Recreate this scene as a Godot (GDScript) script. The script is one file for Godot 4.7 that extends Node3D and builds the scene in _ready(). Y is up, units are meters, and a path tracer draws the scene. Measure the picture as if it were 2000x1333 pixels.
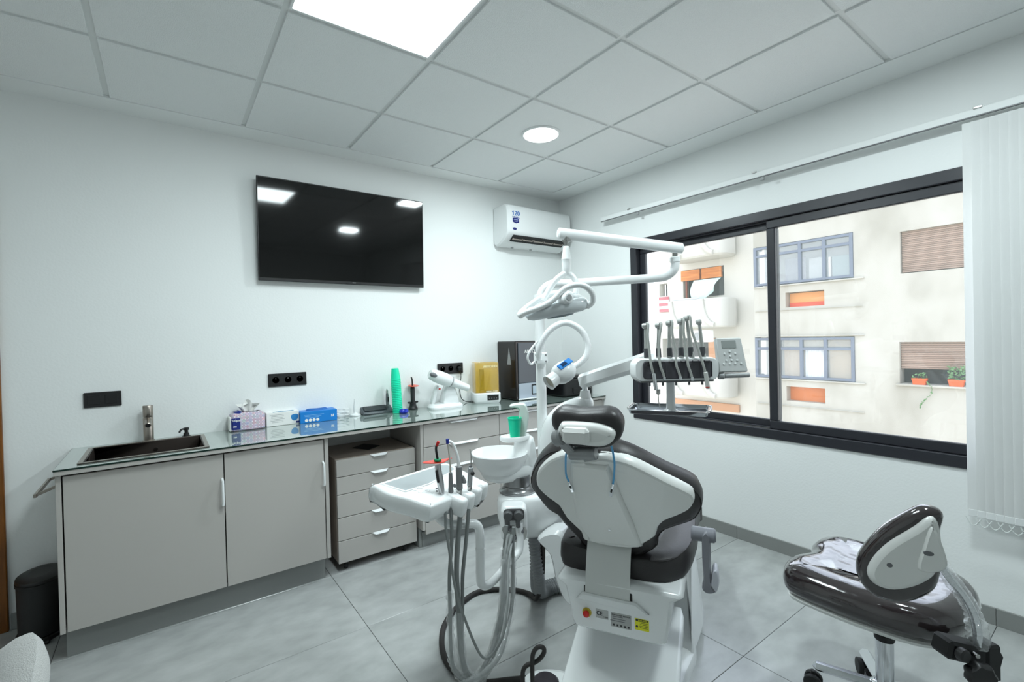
extends Node3D
# A dental treatment room. World axes: wall_back is z = 0, wall_right (window) is x = 0, the floor is y = 0; metres.

const PANEL_E := 2.9
const DOWN_E := 1.9
func _ready() -> void:
	var cam := Camera3D.new()
	cam.name = "camera"
	cam.position = Vector3(-2.9991, 1.3587, 3.283)
	cam.rotation = Vector3(-0.0092, -0.6349, -0.0242)
	cam.fov = rad_to_deg(2.0 * atan(666.5 / 921.53))
	cam.near = 0.05
	cam.far = 200.0
	cam.current = true
	add_child(cam)
	var env := Environment.new()
	env.background_mode = Environment.BG_SKY
	var sky := Sky.new()
	var ps := ProceduralSkyMaterial.new()
	ps.sky_top_color = Color(0.88, 0.93, 1.0)
	ps.sky_horizon_color = Color(0.97, 0.98, 1.0)
	ps.ground_horizon_color = Color(0.86, 0.86, 0.85)
	ps.ground_bottom_color = Color(0.80, 0.80, 0.79)
	ps.sky_energy_multiplier = 1.0
	sky.sky_material = ps
	env.sky = sky
	env.background_energy_multiplier = SKY_E
	env.tonemap_mode = Environment.TONE_MAPPER_LINEAR
	env.tonemap_exposure = 1.04
	env.sdfgi_enabled = true
	env.ssao_enabled = true
	env.ssil_enabled = true
	var we := WorldEnvironment.new()
	we.name = "environment"
	we.environment = env
	add_child(we)
	make_materials()
	build_room()
	build_outside()
	build_wall_things()
	build_counter()
	build_items()
	build_chair()
	build_unit()
	build_rest()
const SKY_E := 3.4

# ------------------------------------------------------------------ mesh building
class Mb:
	var st := SurfaceTool.new()
	var xf := Transform3D()
	var g := 0
	func _init(x := Transform3D()) -> void:
		xf = x
		st.begin(Mesh.PRIMITIVE_TRIANGLES)
	# a closed shell of triangles; gr = smooth group per triangle, -1 = flat
	func put(p: PackedVector3Array, gr: PackedInt32Array) -> void:
		var vol := 0.0
		for i in range(0, p.size(), 3):
			vol += (p[i] - p[0]).dot((p[i + 1] - p[0]).cross(p[i + 2] - p[0]))
		var top := 0
		for i in range(0, p.size(), 3):
			var a := p[i]
			var b := p[i + 1]
			var c := p[i + 2]
			if (b - a).cross(c - a).length_squared() < 1e-18:
				continue
			var k := gr[i / 3]
			top = maxi(top, k)
			st.set_smooth_group(0xFFFFFFFF if k < 0 else g + k)
			st.add_vertex(xf * a)
			st.add_vertex(xf * (c if vol > 0.0 else b))
			st.add_vertex(xf * (b if vol > 0.0 else c))
		g += top + 1
	func rings(rs: Array, crease := 0.6, loop := false, sc := false) -> void:
		var p := PackedVector3Array()
		var gr := PackedInt32Array()
		var n: int = rs[0].size()
		var m := rs.size()
		var k := 0
		for i in (m if loop else m - 1):
			var A: PackedVector3Array = rs[i]
			var B: PackedVector3Array = rs[(i + 1) % m]
			if i > 0 and not loop:
				var Z: PackedVector3Array = rs[i - 1]
				var s := 0.0
				var w := 0
				for j in n:
					var d1 := A[j] - Z[j]
					var d2 := B[j] - A[j]
					if d1.length() > 1e-7 and d2.length() > 1e-7:
						s += d1.angle_to(d2)
						w += 1
				if w > 0 and s / w > crease:
					k += 1
			for j in n:
				var j2 := (j + 1) % n
				p.append_array([A[j], A[j2], B[j2], A[j], B[j2], B[j]])
				gr.append_array([k, k])
		if not loop:
			for e in 2:
				var R: PackedVector3Array = rs[0] if e == 0 else rs[m - 1]
				var c := Vector3()
				for v in R:
					c += v / n
				for j in n:
					var j2 := (j + 1) % n
					if e == 0:
						p.append_array([c, R[j2], R[j]])
					else:
						p.append_array([c, R[j], R[j2]])
					gr.append((0 if e == 0 else k) if sc else -1)
		put(p, gr)
	func tube(path: PackedVector3Array, r: Variant, n := 10, loop := false) -> void:
		var rs := []
		var m := path.size()
		var up := Vector3.UP
		var t0 := (path[1] - path[0]).normalized()
		if absf(t0.dot(up)) > 0.9:
			up = Vector3.RIGHT
		var u := (up - t0 * up.dot(t0)).normalized()
		for i in m:
			var t: Vector3
			if loop:
				t = (path[(i + 1) % m] - path[(i - 1 + m) % m]).normalized()
			else:
				t = (path[mini(i + 1, m - 1)] - path[maxi(i - 1, 0)]).normalized()
			u = (u - t * u.dot(t)).normalized()
			var v := t.cross(u)
			var q := PackedVector3Array()
			var rr: float = r[i] if r is Array else r
			for j in n:
				var a := TAU * j / n
				q.append(path[i] + (u * cos(a) + v * sin(a)) * rr)
			rs.append(q)
		rings(rs, 0.7, loop)
	# profile of (radius, height) pairs turned round the y axis of the frame x
	func lathe(prof: Array, x := Transform3D(), n := 24, sx := 1.0, sz := 1.0, crease := 0.6) -> void:
		var rs := []
		for q in prof:
			var v := PackedVector3Array()
			for j in n:
				var a := TAU * j / n
				v.append(x * Vector3(cos(a) * q.x * sx, q.y, sin(a) * q.x * sz))
			rs.append(v)
		rings(rs, crease)
	func ball(c: Vector3, r: Vector3, b := Basis(), n := 16) -> void:
		var pr := []
		for i in 9:
			var a := PI * (i / 8.0 - 0.5)
			pr.append(Vector2(maxf(cos(a), 0.001), sin(a)))
		lathe(pr, Transform3D(b * Basis.from_scale(r), c), n, 1.0, 1.0, 3.0)
	func cyl(a: Vector3, b: Vector3, r: float, n := 14, bev := 0.0, r2 := -1.0) -> void:
		if r2 < 0.0:
			r2 = r
		if bev > 0.0:
			var d := (b - a).normalized() * bev
			tube(PackedVector3Array([a, a + d, b - d, b]), [r - bev, r, r2, r2 - bev], n)
		else:
			tube(PackedVector3Array([a, b]), [r, r2], n)
	func box(c: Vector3, s: Vector3, bev := 0.0, b := Basis()) -> void:
		var h := s * 0.5
		bev = minf(bev, minf(h.x, minf(h.y, h.z)) * 0.9)
		var p := PackedVector3Array()
		var gr := PackedInt32Array()
		var quad := func(q: Array) -> void:
			for k in [0, 1, 2, 0, 2, 3]:
				p.append(c + b * q[k])
			gr.append_array([-1, -1])
		for ax in 3:
			var u := (ax + 1) % 3
			var w := (ax + 2) % 3
			for sg in [-1.0, 1.0]:
				var q := []
				for cc in [[-1, -1], [1, -1], [1, 1], [-1, 1]]:
					var v := Vector3()
					v[ax] = sg * h[ax]
					v[u] = cc[0] * (h[u] - bev)
					v[w] = cc[1] * (h[w] - bev) * sg
					q.append(v)
				quad.call(q)
				if bev > 0.0:
					# the chamfer between face ax(sg) and face u(s2), all along w
					for s2 in [-1.0, 1.0]:
						var e := []
						for cc in [[0, -1], [0, 1], [1, 1], [1, -1]]:
							var v := Vector3()
							v[ax] = sg * (h[ax] - (bev if cc[0] == 1 else 0.0))
							v[u] = s2 * (h[u] - (bev if cc[0] == 0 else 0.0))
							v[w] = cc[1] * (h[w] - bev) * sg * -s2
							e.append(v)
						quad.call(e)
		if bev > 0.0:
			for sx in [-1.0, 1.0]:
				for sy in [-1.0, 1.0]:
					for sz in [-1.0, 1.0]:
						var o := Vector3(sx, sy, sz)
						var a := Vector3(h.x, h.y - bev, h.z - bev) * o
						var d := Vector3(h.x - bev, h.y, h.z - bev) * o
						var e := Vector3(h.x - bev, h.y - bev, h.z) * o
						if sx * sy * sz < 0.0:
							p.append_array([c + b * a, c + b * e, c + b * d])
						else:
							p.append_array([c + b * a, c + b * d, c + b * e])
						gr.append(-1)
		put(p, gr)
	func bar(a: Vector3, b: Vector3, w: float, h: float, bev := 0.0, up := Vector3.UP) -> void:
		var z := (b - a).normalized()
		var x := up.cross(z).normalized()
		box((a + b) * 0.5, Vector3(w, h, (b - a).length()), bev, Basis(x, z.cross(x), z))
	# stacked insets of a polygon: prof = [(inset, height), ...] ; closed at both ends
	func stack(poly: PackedVector2Array, prof: Array, x := Transform3D(), bend := 0.0, crease := 0.6, sc := false) -> void:
		if Geometry2D.is_polygon_clockwise(poly):
			poly = poly.duplicate()
			poly.reverse()
		var n := poly.size()
		var nor := PackedVector2Array()
		for i in n:
			var a := (poly[i] - poly[(i - 1 + n) % n]).normalized()
			var b := (poly[(i + 1) % n] - poly[i]).normalized()
			var n1 := Vector2(-a.y, a.x)
			var n2 := Vector2(-b.y, b.x)
			nor.append((n1 + n2) / maxf(1.0 + n1.dot(n2), 0.35))
		var rs := []
		for q in prof:
			var v := PackedVector3Array()
			for i in n:
				var w: Vector2 = poly[i] + nor[i] * q.x
				v.append(Vector3(w.x, w.y, q.y + bend * w.x * w.x))
			rs.append(v)
		var p := PackedVector3Array()
		var gr := PackedInt32Array()
		var k := 0
		for i in rs.size() - 1:
			if i > 0:
				var d1: Vector2 = prof[i] - prof[i - 1]
				var d2: Vector2 = prof[i + 1] - prof[i]
				if absf(d1.angle_to(d2)) > crease:
					k += 1
			for j in n:
				var j2 := (j + 1) % n
				p.append_array([rs[i][j], rs[i][j2], rs[i + 1][j2], rs[i][j], rs[i + 1][j2], rs[i + 1][j]])
				gr.append_array([k, k])
		for e in 2:
			var R: PackedVector3Array = rs[0] if e == 0 else rs[-1]
			var f := PackedVector2Array()
			for v in R:
				f.append(Vector2(v.x, v.y))
			var t := Geometry2D.triangulate_polygon(f)
			if t.is_empty():
				t = Geometry2D.triangulate_polygon(poly)
			for i in range(0, t.size(), 3):
				var tri := [R[t[i]], R[t[i + 1]], R[t[i + 2]]]
				var ccw: bool = (tri[1] - tri[0]).cross(tri[2] - tri[0]).z > 0.0
				if ccw == (e == 0):
					tri.reverse()
				p.append_array(tri)
				gr.append((0 if e == 0 else k) if sc else -1)
		for i in p.size():
			p[i] = x * p[i]
		put(p, gr)
	func mesh() -> ArrayMesh:
		st.generate_normals()
		return st.commit()

func v2(a: Array) -> PackedVector2Array:
	var p := PackedVector2Array()
	for i in range(0, a.size(), 2):
		p.append(Vector2(a[i], a[i + 1]))
	return p
func v3(a: Array) -> PackedVector3Array:
	var p := PackedVector3Array()
	for i in range(0, a.size(), 3):
		p.append(Vector3(a[i], a[i + 1], a[i + 2]))
	return p
# a rounded closed outline through the points
func sm(q: PackedVector2Array, k := 3) -> PackedVector2Array:
	var p := PackedVector2Array()
	var n := q.size()
	for i in n:
		for j in k:
			p.append(q[i].cubic_interpolate(q[(i + 1) % n], q[(i - 1 + n) % n], q[(i + 2) % n], float(j) / k))
	return p
# a smooth open path through the points
func cur(q: PackedVector3Array, k := 5) -> PackedVector3Array:
	var p := PackedVector3Array()
	var n := q.size()
	for i in n - 1:
		for j in k:
			p.append(q[i].cubic_interpolate(q[i + 1], q[maxi(i - 1, 0)], q[mini(i + 2, n - 1)], float(j) / k))
	p.append(q[n - 1])
	return p
func rr(w: float, h: float, r: float, n := 5, c := Vector2()) -> PackedVector2Array:
	var p := PackedVector2Array()
	for k in 4:
		var o := Vector2(w * 0.5 - r, h * 0.5 - r) * Vector2([1, -1, -1, 1][k], [1, 1, -1, -1][k])
		for i in n + 1:
			var a := PI * 0.5 * (k + float(i) / n)
			p.append(c + o + Vector2(cos(a), sin(a)) * r)
	return p
func P2(a: Array) -> Array:
	var p := []
	for i in range(0, a.size(), 2):
		p.append(Vector2(a[i], a[i + 1]))
	return p
const UPB := Basis(Vector3(1, 0, 0), Vector3(0, 0, -1), Vector3(0, 1, 0))   # outline (x, -z), stacked upwards
func up_at(p := Vector3()) -> Transform3D:
	return Transform3D(UPB, p)

# a basis whose y axis runs along d
func along(d: Vector3) -> Basis:
	var y := d.normalized()
	var x := (Vector3.UP if absf(y.y) < 0.9 else Vector3.RIGHT).cross(y).normalized()
	return Basis(x, y, x.cross(y))

# ------------------------------------------------------------------ scene building
var used := {}
func numbered(n: String) -> String:
	if not used.has(n):
		used[n] = 0
		return n
	used[n] += 1
	return "%s_%03d" % [n, used[n]]
func thing(n: String, label: String, cat: String, at := Vector3(), yaw := 0.0, group := "") -> Node3D:
	var o := Node3D.new()
	o.name = numbered(n)
	o.position = at
	o.rotation.y = yaw
	o.set_meta("label", label)
	o.set_meta("category", cat)
	if group:
		o.set_meta("group", group)
	add_child(o, true)
	return o
func setting(n: String, label: String) -> Node3D:
	var o := Node3D.new()
	o.name = n
	o.set_meta("kind", "structure")
	o.set_meta("label", label)
	add_child(o, true)
	return o
func part(p: Node, n: String, b: Mb, m: Material, label := "") -> MeshInstance3D:
	var o := MeshInstance3D.new()
	o.name = n
	o.mesh = b.mesh()
	o.material_override = m
	if label:
		o.set_meta("label", label)
	p.add_child(o, true)
	return o
func W(t: Node3D) -> Mb:      # shapes given in world coordinates
	return Mb.new(t.transform.affine_inverse())
func K(t: Node3D) -> Mb:      # shapes given in the axes of the dental chair: x to its right, z backwards
	return Mb.new(t.transform.affine_inverse() * CHX)
func twin(t: Node3D, d: Vector3, label: String) -> Node3D:
	var base: String = t.name
	if base[-4] == "_" and base.right(3).is_valid_int():
		base = base.left(-4)
	var o: Node3D = t.duplicate()
	o.name = numbered(base)
	o.position += d
	o.set_meta("label", label)
	add_child(o, true)
	return o
var fonts := {}
# raised lettering: h is the height of the capitals
func letters(p: Node, n: String, s: String, h: float, x: Transform3D, m: Material, bold := true, mid := true) -> void:
	if not fonts.has(bold):
		var f := SystemFont.new()
		f.font_names = PackedStringArray(["Droid Sans"])
		f.font_weight = 700 if bold else 400
		fonts[bold] = f
	var t := TextMesh.new()
	t.text = s
	t.font = fonts[bold]
	t.font_size = 32
	t.pixel_size = h / (32 * 0.71)
	t.depth = 0.0006
	t.curve_step = 1.5
	t.horizontal_alignment = HORIZONTAL_ALIGNMENT_CENTER if mid else HORIZONTAL_ALIGNMENT_LEFT
	var o := MeshInstance3D.new()
	o.name = n
	o.mesh = t
	o.material_override = m
	o.transform = x
	p.add_child(o, true)

# ------------------------------------------------------------------ materials
func pm(hex: String, rough := 0.5, metal := 0.0) -> StandardMaterial3D:
	var m := StandardMaterial3D.new()
	m.albedo_color = Color.html(hex)
	m.roughness = rough
	m.metallic = metal
	return m
func noise(freq: float, sd: int, a: String, b: String, oct := 4, size := 512, mid := "") -> NoiseTexture2D:
	var f := FastNoiseLite.new()
	f.seed = sd
	f.noise_type = FastNoiseLite.TYPE_SIMPLEX_SMOOTH
	f.frequency = freq
	f.fractal_octaves = oct
	var t := NoiseTexture2D.new()
	t.noise = f
	t.width = size
	t.height = size
	t.seamless = true
	if a:
		var r := Gradient.new()
		r.set_color(0, Color.html(a))
		r.set_color(1, Color.html(b))
		if mid:
			r.add_point(0.5, Color.html(mid))
		t.color_ramp = r
	return t
func bump(m: StandardMaterial3D, t: Texture2D, depth: float, scale: float, world := true) -> StandardMaterial3D:
	m.heightmap_enabled = true
	m.heightmap_texture = t
	m.heightmap_scale = depth
	m.uv1_triplanar = true
	m.uv1_world_triplanar = world
	m.uv1_scale = Vector3.ONE * scale
	return m
func clear(hex: String, a: float, rough := 0.05) -> StandardMaterial3D:
	var m := pm(hex, rough)
	m.albedo_color.a = a
	m.transparency = BaseMaterial3D.TRANSPARENCY_ALPHA
	return m
func glow(hex: String, e: float) -> StandardMaterial3D:
	var m := pm(hex, 0.6)
	m.emission_enabled = true
	m.emission = Color.html(hex)
	m.emission_energy_multiplier = e
	return m
var M := {}
const CHA := deg_to_rad(60.0)
const CHX := Transform3D(Vector3(0.5, 0, 0.8660254), Vector3(0, 1, 0), Vector3(-0.8660254, 0, 0.5), Vector3(-1.692, 0, 2.128))

func make_materials() -> void:
	M.wall = bump(pm("f0f2f1", 0.75), noise(0.08, 3, "", "", 3, 256), 0.03, 3.0)
	M.ceil = bump(pm("f1f3f3", 0.9), noise(0.12, 5, "", "", 4, 512), 0.16, 3.0)
	M.tee = pm("e4e6e5", 0.45)
	M.lam = pm("b6b2ad", 0.38)
	M.lam_dark = pm("8d8074", 0.5)
	M.gap = pm("35302c", 0.8)
	M.white = pm("eef0f0", 0.22)
	M.white_satin = pm("eceeee", 0.4)
	M.off = pm("e4e5e2", 0.3)
	M.grey = pm("9b9d9e", 0.4)
	M.dgrey = pm("6b6c6f", 0.45)
	M.hose = pm("7f8382", 0.5)
	M.black = pm("1c1b1c", 0.42)
	M.matt = pm("161617", 0.6)
	M.alu = pm("2a2b31", 0.35)
	M.chrome = pm("e3e5e8", 0.08, 1.0)
	M.steel = pm("b9b8b6", 0.25, 1.0)
	M.brushed = pm("a49c94", 0.32, 1.0)
	M.sink = pm("4a423e", 0.4, 0.6)
	M.leather = bump(pm("2a2728", 0.42), noise(0.09, 8, "", "", 3, 256), 0.03, 9.0, false)
	M.rubber = pm("2b2827", 0.7)
	M.paper = pm("f1f1ee", 0.8)
	M.blue = pm("0f7fd2", 0.4)
	M.navy = pm("18226e", 0.4)
	M.green = pm("12e2b2", 0.35)
	M.red = pm("c4221d", 0.35)
	M.orange = pm("e2461d", 0.25)
	M.screen = pm("060606", 0.06)
	M.film = clear("f6f9f9", 0.2, 0.06)
	M.glass = clear("e9f4f0", 0.06, 0.02)
	M.base = bump(pm("8a8c8a", 0.5), noise(0.01, 11, "", "", 4, 256), 0.02, 2.0)
	for i in 3:
		var m := pm("ffffff", 0.2)
		m.albedo_texture = noise(0.009, 20 + i, "a2a5a3", "b8bab9", 6, 512, "aeb0af")
		m.uv1_triplanar = true
		m.uv1_scale = Vector3(1.0, 1, 1.7)
		m.uv1_offset = Vector3(0.31 * i, 0.2, 0.17 * i)
		m.roughness_texture = null
		M["tile%d" % i] = m

# ------------------------------------------------------------------ the room
func holes(b: Mb, x0: float, x1: float, ys: Vector2, zs: Vector2, hs: Array) -> void:   # a wall slab across x with openings (y0, y1, z0, z1)
	var yc := [ys.x, ys.y]
	var zc := [zs.x, zs.y]
	for h in hs:
		for v in [h[0], h[1]]:
			if not v in yc:
				yc.append(v)
		for v in [h[2], h[3]]:
			if not v in zc:
				zc.append(v)
	yc.sort()
	zc.sort()
	for i in yc.size() - 1:
		for j in zc.size() - 1:
			var y: float = (yc[i] + yc[i + 1]) * 0.5
			var z: float = (zc[j] + zc[j + 1]) * 0.5
			var open := false
			for h in hs:
				if y > h[0] and y < h[1] and z > h[2] and z < h[3]:
					open = true
			if not open:
				b.box(Vector3((x0 + x1) * 0.5, y, z), Vector3(x1 - x0, yc[i + 1] - yc[i], zc[j + 1] - zc[j]))

const H := 2.613
func slab(n: String, label: String, lo: Vector3, hi: Vector3, m: Material) -> Node3D:
	var s := setting(n, label)
	var b := Mb.new()
	b.box((lo + hi) * 0.5, hi - lo)
	part(s, "plaster", b, m)
	return s

func build_room() -> void:
	slab("wall_back", "white painted wall behind the counter and the television", Vector3(-4.8, -0.1, -0.2), Vector3(0.25, 2.85, 0), M.wall)
	slab("wall_left", "white painted wall on the door side of the room", Vector3(-4.8, -0.1, 0), Vector3(-4.6, 2.85, 5.4), M.wall)
	slab("wall_front", "white painted wall behind the viewer", Vector3(-4.8, -0.1, 5.4), Vector3(0.25, 2.85, 5.6), M.wall)
	var wr := setting("wall_right", "white painted wall with the wide sliding window")
	var b := Mb.new()
	holes(b, 0.0, 0.25, Vector2(-0.1, 2.85), Vector2(0, 5.4), [[0.69, 2.097, 0.83, 2.965]])
	part(wr, "plaster", b, M.wall)
	# floor: large grey stone tiles
	var fl := setting("floor", "grey stone-look floor tiles")
	b = Mb.new()
	b.box(Vector3(-2.3, -0.075, 2.7), Vector3(5.0, 0.13, 5.8))
	part(fl, "screed", b, pm("6f716f", 0.8))
	var rng := RandomNumberGenerator.new()
	rng.seed = 5
	for i in range(-3, 3):
		for j in range(-2, 8):
			var x0 := maxf(-2.256 + 1.172 * i + 0.001, -4.6)
			var x1 := minf(-2.256 + 1.172 * (i + 1) - 0.001, 0.0)
			var z0 := maxf(1.064 + 0.598 * j + 0.001, 0.0)
			var z1 := minf(1.064 + 0.598 * (j + 1) - 0.001, 5.4)
			if x1 - x0 < 0.03 or z1 - z0 < 0.03:
				continue
			b = Mb.new()
			b.box(Vector3(0, -0.0055, 0), Vector3(x1 - x0, 0.011, z1 - z0), 0.0012)
			var t := part(fl, "tile", b, M["tile%d" % rng.randi_range(0, 2)])
			t.position = Vector3((x0 + x1) * 0.5, 0, (z0 + z1) * 0.5)
			t.rotation.y = PI * rng.randi_range(0, 1)
	# baseboards of cut floor tile
	var bs := setting("baseboard_right", "grey tile baseboard under the window")
	var zz := [0.47, 1.659, 2.856, 4.055, 5.25]
	for i in 4:
		b = Mb.new()
		b.box(Vector3(-0.005, 0.039, (zz[i] + zz[i + 1]) * 0.5), Vector3(0.01, 0.078, zz[i + 1] - zz[i] - 0.002), 0.001)
		part(bs, "tile", b, M.base)
	bs = setting("baseboard_back", "grey tile baseboard beside the door")
	b = Mb.new()
	b.box(Vector3(-3.51, 0.039, 0.005), Vector3(0.235, 0.078, 0.01), 0.001)
	part(bs, "tile", b, M.base)
	# door in wall_back at the left edge of the view
	var d := setting("door_1", "brown wooden door in a wooden casing")
	var wood := pm("7a4708", 0.45)
	var grain := noise(0.02, 31, "6b3c05", "8e540c", 4, 256)
	wood.albedo_color = Color.WHITE
	wood.albedo_texture = grain
	wood.uv1_triplanar = true
	wood.uv1_scale = Vector3(6, 0.7, 6)
	b = Mb.new()
	b.box(Vector3(-3.672, 1.06, 0.01), Vector3(0.075, 2.12, 0.02), 0.003)
	b.box(Vector3(-4.548, 1.06, 0.01), Vector3(0.075, 2.12, 0.02), 0.003)
	b.box(Vector3(-4.11, 2.155, 0.01), Vector3(0.951, 0.075, 0.02), 0.003)
	part(d, "casing", b, wood)
	b = Mb.new()
	b.box(Vector3(-4.11, 1.055, 0.006), Vector3(0.8, 2.1, 0.012), 0.002)
	part(d, "door_leaf", b, wood)
	b = Mb.new()
	b.cyl(Vector3(-3.8, 1.02, 0.012), Vector3(-3.8, 1.02, 0.06), 0.01)
	b.cyl(Vector3(-3.8, 1.02, 0.055), Vector3(-3.92, 1.02, 0.055), 0.009)
	part(d, "door_handle", b, M.steel)
	build_ceiling()
	build_window()

func build_ceiling() -> void:
	var c := setting("ceiling", "suspended ceiling of square white mineral tiles")
	var b := Mb.new()
	b.box(Vector3(-2.3, 2.79, 2.7), Vector3(5.0, 0.12, 5.8))
	part(c, "slab", b, M.ceil)
	# plaster border along the walls
	var br := setting("trim_1", "smooth plaster border round the ceiling tiles")
	b = Mb.new()
	b.box(Vector3(-2.3, H + 0.022, 0.0868), Vector3(4.6, 0.052, 0.1735))
	b.box(Vector3(-0.1135, H + 0.022, 2.7868), Vector3(0.227, 0.052, 5.2264))
	b.box(Vector3(-2.4135, H + 0.022, 5.33), Vector3(4.373, 0.052, 0.14))
	part(br, "plaster", b, M.wall)
	var xs := [-0.227]
	for i in 8:
		xs.append(-0.8019 - 0.6 * i)
	xs[-1] = maxf(xs[-1], -4.6)
	if xs[-1] > -4.6:
		xs.append(-4.6)
	var zs := [0.1735]
	for j in 8:
		zs.append(0.7542 + 0.6 * j)
	zs.append(5.26)
	var tiles := {}
	for i in xs.size() - 1:
		for j in zs.size() - 1:
			var xa: float = xs[i] - (0.001 if i == 0 else 0.012)
			var za: float = zs[j] + (0.001 if j == 0 else 0.012)
			var w: float = xa - xs[i + 1] - 0.012
			var l: float = zs[j + 1] - za - 0.012
			if w < 0.05 or l < 0.05 or (i in [3] and j in [2]):
				continue
			b = Mb.new()
			b.box(Vector3(0, 0.02, 0), Vector3(w, 0.04, l), 0.0015)
			var t := part(c, "tile", b, M.ceil)
			t.position = Vector3(xa - w * 0.5, H, za + l * 0.5)
	for i in range(1, xs.size() - 1):
		b = Mb.new()
		b.box(Vector3(xs[i], H + 0.012, 2.72), Vector3(0.025, 0.006, 5.09))
		part(c, "tee", b, M.tee)
	for j in range(1, zs.size() - 1):
		b = Mb.new()
		b.box(Vector3(-2.41, H + 0.0125, zs[j]), Vector3(4.37, 0.006, 0.025))
		part(c, "tee", b, M.tee)
	# light fittings
	lamp_panel(Vector3(-2.3019, H, 1.6542), "large square glowing ceiling panel above the sink side of the room")
	downlight(Vector3(-1.085, H, 1.04), "round glowing downlight in the ceiling tile near the window corner")
	downlight(Vector3(-1.10, H, 2.85), "round glowing downlight nearest the viewer, above the stool")

func lamp_panel(at: Vector3, label: String) -> void:
	var t := thing("ceiling_panel_light", label, "ceiling light", at)
	var b := Mb.new()
	for s in [-1.0, 1.0]:
		b.box(Vector3(0.284 * s, 0.012, 0), Vector3(0.012, 0.026, 0.58), 0.002)
		b.box(Vector3(0, 0.012, 0.284 * s), Vector3(0.556, 0.026, 0.012), 0.002)
	part(t, "frame", b, M.white_satin)
	b = Mb.new()
	b.box(Vector3(0, 0.016, 0), Vector3(0.557, 0.01, 0.557))
	part(t, "diffuser", b, glow("ffffff", 1.3))
	var l := AreaLight3D.new()
	l.name = "panel_lamp"
	l.area_size = Vector2(0.55, 0.55)
	l.light_energy = PANEL_E
	l.light_color = Color(0.93, 0.99, 1.0)
	l.area_range = 12.0
	l.shadow_enabled = true
	l.position = Vector3(0, 0.008, 0)
	l.rotation.x = -PI / 2
	t.add_child(l)

func downlight(at: Vector3, label: String) -> void:
	var t := thing("downlight", label, "ceiling light", at)
	var b := Mb.new()
	b.lathe(P2([0.122, 0.0, 0.122, -0.004, 0.116, -0.009, 0.108, -0.009, 0.106, -0.004, 0.106, 0.0]), Transform3D(), 40)
	part(t, "rim", b, M.white_satin)
	b = Mb.new()
	b.lathe(P2([0.106, -0.001, 0.106, -0.008, 0.098, -0.014, 0.08, -0.018, 0.001, -0.02]), Transform3D(), 40)
	part(t, "diffuser", b, glow("ffffff", 3.0))
	var l := AreaLight3D.new()
	l.name = "downlight_lamp"
	l.area_size = Vector2(0.19, 0.19)
	l.light_energy = DOWN_E
	l.light_color = Color(0.93, 0.99, 1.0)
	l.area_range = 12.0
	l.shadow_enabled = true
	l.position = Vector3(0, -0.022, 0)
	l.rotation.x = -PI / 2
	t.add_child(l)

func build_window() -> void:
	var w := setting("window_1", "wide anthracite aluminium sliding window with two panes")
	var y0 := 0.69
	var y1 := 2.097
	var z0 := 0.83
	var z1 := 2.965
	var b := Mb.new()
	var fr := func(bb: Mb, xa: float, xb: float, ya: float, yb: float, za: float, zb: float, t: float, side: float) -> void:
		var xm := (xa + xb) * 0.5
		bb.box(Vector3(xm, ya + t * 0.5, (za + zb) * 0.5), Vector3(xb - xa, t, zb - za), 0.004)
		bb.box(Vector3(xm, yb - t * 0.5, (za + zb) * 0.5), Vector3(xb - xa, t, zb - za), 0.004)
		for z in [za + side * 0.5, zb - side * 0.5]:
			bb.box(Vector3(xm, (ya + yb) * 0.5, z), Vector3(xb - xa, yb - ya - 2 * t, side), 0.004)
	fr.call(b, -0.012, 0.09, y0, y1, z0, z1, 0.06, 0.055)
	# outer lip and track grooves
	b.box(Vector3(0.02, y0 + 0.065, (z0 + z1) * 0.5), Vector3(0.012, 0.012, z1 - z0 - 0.11), 0.002)
	b.box(Vector3(0.02, y1 - 0.065, (z0 + z1) * 0.5), Vector3(0.012, 0.012, z1 - z0 - 0.11), 0.002)
	part(w, "frame", b, M.alu)
	for s in 2:
		b = Mb.new()
		var xa := 0.042 if s == 0 else 0.008
		var za := 0.885 if s == 0 else 1.872
		var zb := 1.92 if s == 0 else 2.91
		fr.call(b, xa, xa + 0.03, y0 + 0.06, y1 - 0.06, za, zb, 0.052, 0.05)
		part(w, "sash", b, M.alu)
		b = Mb.new()
		b.box(Vector3(xa + 0.015, (y0 + y1) * 0.5, (za + zb) * 0.5), Vector3(0.006, y1 - y0 - 0.21, zb - za - 0.09))
		part(w, "pane", b, M.glass)
	b = Mb.new()
	b.bar(Vector3(0.006, y0 + 0.063, 0.95), Vector3(0.006, y0 + 0.063, 1.875), 0.006, 0.004)
	part(w, "track", b, M.steel)

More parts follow.
